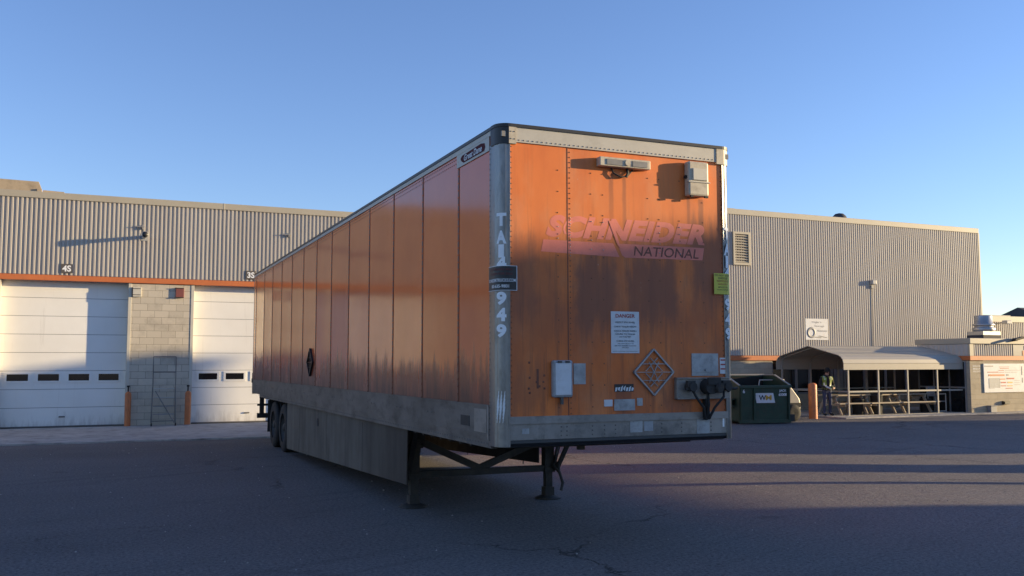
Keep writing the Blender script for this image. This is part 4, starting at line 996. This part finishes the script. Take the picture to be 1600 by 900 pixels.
# maker's emblem on its aluminium plate
q = MB(); q.box(-.010, .0, .245, 1.15, 3.86, 3.997); mp = part('emblem_plate', q, M_ALUH, bevel=.002)
q = MB(); q.prism([(.37, 3.885), (.94, 3.885), (1.0, 3.91), (1.03, 3.94), (.98, 3.965), (.45, 3.975), (.36, 3.96), (.34, 3.92)], 'x', -.013, -.009); q.build('emblem', M_EMB, mp)
q = MB(); put_text(q, 'Great Dane', lambda u, v: (-.0155, .92 - u, v + 3.895), width=.50, height=.065, bold=.02, shear=.25); q.build('lettering', M_STICK, mp, recalc=False)
# roof, rear doors
q = MB(); q.box(-.018, W + .018, .16, L + .01, 4.047, 4.078); 
arc = [wrap(s, .014) for s in [-.08] + [RP*math.pi/2*k/8 for k in range(9)] + [.24]]; n = len(arc); arcR = [(W - x, y) for x, y in arc]
poly = arc[::-1] + arcR; poly = [arc[-1]] + list(reversed(arc[:-1])) + arcR
q.prism(poly, 'z', 4.046, 4.076); part('roof', q, M_BLACK)
q = MB(); q.box(.0, W, L - .02, L + .03, 1.08, 4.04); part('rear_frame', q, M_ALUD)
for s in (0, 1):
    q = MB(); a0 = .09 if s == 0 else W/2 + .005; q.box(a0, a0 + W/2 - .095, L + .03, L + .06, 1.2, 3.9); dr = part('rear_door', q, M_ORS)
    q = MB(); q.cyl((a0 + .35, L + .08, 1.1), (a0 + .35, L + .08, 3.95), .017, n=8); q.build('lock_rod', M_STEEL, dr)
q = MB(); q.box(-.02, .03, L - .1, L + .05, 1.36, 1.46); part('marker_bracket', q, M_BLACK)
# floor and underframe
q = MB(); q.box(.06, W - .06, .9, L - .05, 1.09, 1.13)
for k in range(48): q.box(.1, W - .1, 1.0 + k*.31, 1.05 + k*.31, 1.0, 1.089)
q.box(.3, W - .3, .35, 1.8, 1.02, 1.05); q.cyl((W/2, .9, .93), (W/2, .9, 1.03), .045, n=12); part('floor_frame', q, M_UNDER)
# aerodynamic skirts
for a_ in (.045, W - .055):
    q = MB(); b0 = 3.02 if a_ < 1 else 4.6
    q.prism([(b0 + .03, .375), (11.35, .125), (11.35, 1.045), (b0, 1.045)], 'x', a_, a_ + .012); 
    for k in range(3): q.box(a_ - .003 if a_ < 1 else a_ + .012, a_ if a_ < 1 else a_ + .015, 5.2 + 2.4*k, 5.23 + 2.4*k, .34 - .03*(k*2.4 + 1.2) , 1.0)
    if a_ < 1: q.cyl((a_ - .006, 8.3, .82), (a_, 8.3, .82), .07, n=14, mi=1)
    part('side_skirt', q, [M_SKIRT, M_DARK])
# landing gear
for s in (0, 1):
    a_ = .34 if s == 0 else 2.25
    q = MB(); q.box(a_ - .065, a_ + .065, 3.65, 3.78, .36, 1.04); q.box(a_ - .13, a_ + .12, 3.62, 3.64, .78, 1.06); q.box(a_ - .075, a_ + .075, 3.64, 3.79, .36, .42)
    q.box(a_ - .05, a_ + .05, 3.57, 3.65, .70, .86); q.cyl((a_ - .09, 3.61, .78), (a_ + .09, 3.61, .78), .03, n=10)
    for zb in (.45, .55, .65, .92, 1.0):
        for db in (-.045, .045): rivet(q, (a_ + db, 3.65, zb), (0, -1, 0), .012, .01)
    lg_ = part('landing_leg', q, M_UNDER)
    q = MB(); q.box(a_ - .048, a_ + .048, 3.67, 3.76, .06, .37); q.box(a_ - .065, a_ + .065, 3.65, 3.78, .04, .16); q.build('inner_leg', M_UNDER, lg_)
    q = MB(); q.lathe([(.001, .05), (.09, .05), (.17, .02), (.18, .004), (.001, .0)], 20, M=Matrix.Translation((a_, 3.715, 0))); q.build('foot', M_UNDER, lg_)
    ax = a_ - .1 if s == 0 else a_ + .1
    q = MB(); q.bar((ax, 3.66, .42), (ax - (.05 if s == 0 else -.05), 4.32, 1.05), .06, .03); q.bar((ax, 3.62, .42), (ax - (.05 if s == 0 else -.05), 3.12, 1.05), .06, .03); q.box(ax - .01, ax + .01, 3.56, 3.74, .38, .50); q.build('brace', M_UNDER, lg_)
q = MB(); q.box(.40, 2.19, 3.67, 3.75, .37, .45); q.bar((.40, 3.70, .84), (1.30, 3.70, .43), .05, .09); q.bar((1.2, 3.73, .43), (2.18, 3.73, .80), .05, .09); part('cross_brace', q, M_UNDER)
q = MB(); q.tube([(2.44, 3.62, .98), (2.32, 3.6, .62), (2.28, 3.6, .45), (2.36, 3.58, .36), (2.40, 3.56, .22), (2.37, 3.55, .12)], .022); q.bar((2.46, 3.64, 1.0), (2.30, 3.64, .42), .05, .03); part('crank_handle', q, M_UNDER)
# bogie, wheels, flaps, bumper
q = MB()
for a_ in (.75, W - .85): q.box(a_, a_ + .1, 11.2, 14.3, .78, 1.0)
for b_ in (11.95, 13.2): q.box(.2, W - .2, b_ - .07, b_ + .07, .43, .57)
for b_ in (11.5, 12.6, 13.9): q.box(.7, W - .7, b_ - .06, b_ + .06, .7, .95)
part('bogie', q, M_UNDER)
def tyre():
    q = MB(); h = .135
    prof = [(.29, -h), (.42, -h-.005), (.475, -h+.012), (.498, -h+.04), (.50, -.05), (.49, -.045), (.49, -.03), (.50, -.025), (.50, .025), (.49, .03), (.49, .045), (.50, .05), (.498, h-.04), (.475, h-.012), (.42, h+.005), (.29, h)]
    q.lathe(prof, 40, M=Matrix.Rotation(R(90), 4, 'Y')); return q
def rim():
    q = MB(); q.lathe([(.29, -.12), (.285, -.10), (.25, -.06), (.20, -.03), (.11, -.02), (.10, -.08), (.07, -.12), (.001, -.125)], 28, M=Matrix.Rotation(R(90), 4, 'Y'))
    for k in range(10):
        a_ = 2*math.pi*k/10; q.cyl((-.04, .145*math.cos(a_), .145*math.sin(a_)), (-.065, .145*math.cos(a_), .145*math.sin(a_)), .014, n=6)
    q.lathe([(.285, -.10), (.27, .1), (.28, .13)], 28, M=Matrix.Rotation(R(90), 4, 'Y')); return q
w0 = part('wheel', tyre(), M_TYRE); rm = rim().build('rim', M_RIMD, w0)
first = True
for b_ in (11.95, 13.2):
    for a_, fl in ((.19, 0), (.52, 0), (W - .52, 1), (W - .19, 1)):
        w_ = w0 if first else copy_tree(w0, tr); first = False
        w_.location = (a_, b_, .5); w_.rotation_euler = (0, 0, R(180) if fl else 0)
for a0 in (.06, W - .70):
    q = MB(); q.box(a0, a0 + .62, 14.0, 14.012, .28, 1.0); part('mudflap', q, M_DARK)
q = MB(); q.box(.12, W - .12, L - .1, L, .48, .60)
for a_ in (.18, W/2 - .4, W/2 + .3, W - .28): q.box(a_, a_ + .1, L - .11, L - .01, .60, 1.1)
q.box(.12, W - .12, L - .09, L - .03, .78, .83); part('rear_bumper', q, M_BLACK)

# ------------------------------------------------------------------ unseen things to the right that throw the long shadows, some added for that
def warehouse(x0, x1, y0, y1, h, label, name='neighbour_warehouse'):
    t = empty(name, (0, 0, 0), 0, label, 'building')
    q = MB(); q.box(x0, x1, y0, y1, -.5, h); q.build('wall', M_TAN, t)
    q = MB(); q.box(x0 - .1, x1 + .1, y0 - .1, y1 + .1, h + .003, h + .2); q.build('roof_flashing', M_CAP, t)
    return t
wh = warehouse(45, 48, -45, -1.98, 8.55, 'long tan neighbouring warehouse across the yard to the right')
q = MB(); q.box(45.05, 46.5, -1.97, 3.3, 5.42, 8.3); q.build('shadow_lintel', M_TAN, wh)  # lintel added out of view to cut off the sunlit ground streaks
q = MB(); q.box(45.1, 45.3, 3.2, 3.3, -.5, 5.41); q.build('lintel_post', M_GREY, wh)  # post added to carry that lintel
warehouse(46, 49, 6.3, 16.7, 8.2, 'tan neighbouring building across the yard past the added shadow tank')
t = empty('shadow_cylinder', (30, 8.0, -.147), 0, 'tall white upright added shadow tank across the yard', 'prop')
q = MB(); q.lathe([(.001, 0), (.72, 0), (.72, 5.2), (.6, 5.5), (.001, 5.65)], 28); q.build('shell', M_WHITE, t)  # cylinder added out of view to throw a shadow band on the ground
t = empty('utility_pole', (22, 7.95, -.147), 0, 'wooden utility pole with crossarm across the yard', 'pole')
q = MB(); q.cyl((0, 0, -.2), (0, 0, 8), .16, .11, n=12); q.build('pole', M_BARK, t)
q = MB(); q.box(-.06, .06, -1.1, 1.1, 7.4, 7.52); q.build('crossarm', M_BARK, t)
def bare_tree(x, y, h, seed, label):
    rnd = random.Random(seed); t = empty('bare_tree', (x, y, -.15), 0, label, 'tree', 'bare trees across the yard')
    tk = MB(); tk.tube([(0, 0, -.1), (.05, 0, h*.2), (0, .08, h*.42)], [.22, .17, .13], 10); tk.build('trunk', M_BARK, t)
    cr = MB()
    def br(p, d, ln, r, lev):
        p1 = p + d*ln; mid = p + d*ln*.5 + Vector((rnd.uniform(-1, 1), rnd.uniform(-1, 1), rnd.uniform(-.5, .8)))*ln*.07
        cr.tube([p, mid, p1], [r, r*.8, r*.6], 5 if lev < 3 else 4)
        if lev == 0: return
        for k in range(3 if lev > 1 else 4):
            nd = (d + Vector((rnd.uniform(-1, 1), rnd.uniform(-1, 1), rnd.uniform(-.4, .7)))*.75).normalized()
            br(p + d*ln*rnd.uniform(.5, 1), nd, ln*rnd.uniform(.6, .8), r*.58, lev - 1)
    for k in range(5):
        a_ = 2*math.pi*k/5 + rnd.uniform(-.4, .4); br(Vector((0, .08*k/5, h*(.22 + .04*k))), Vector((math.cos(a_)*.8, math.sin(a_)*.8, .7)).normalized(), h*.26, .085, 4)
    cr.build('crown', M_BARK, t)
bare_tree(66, 12.7, 8.0, 3, 'bare winter tree across the yard behind the neighbouring building')
bare_tree(70, 12.6, 7.0, 5, 'bare winter tree across the yard beside its larger neighbour')
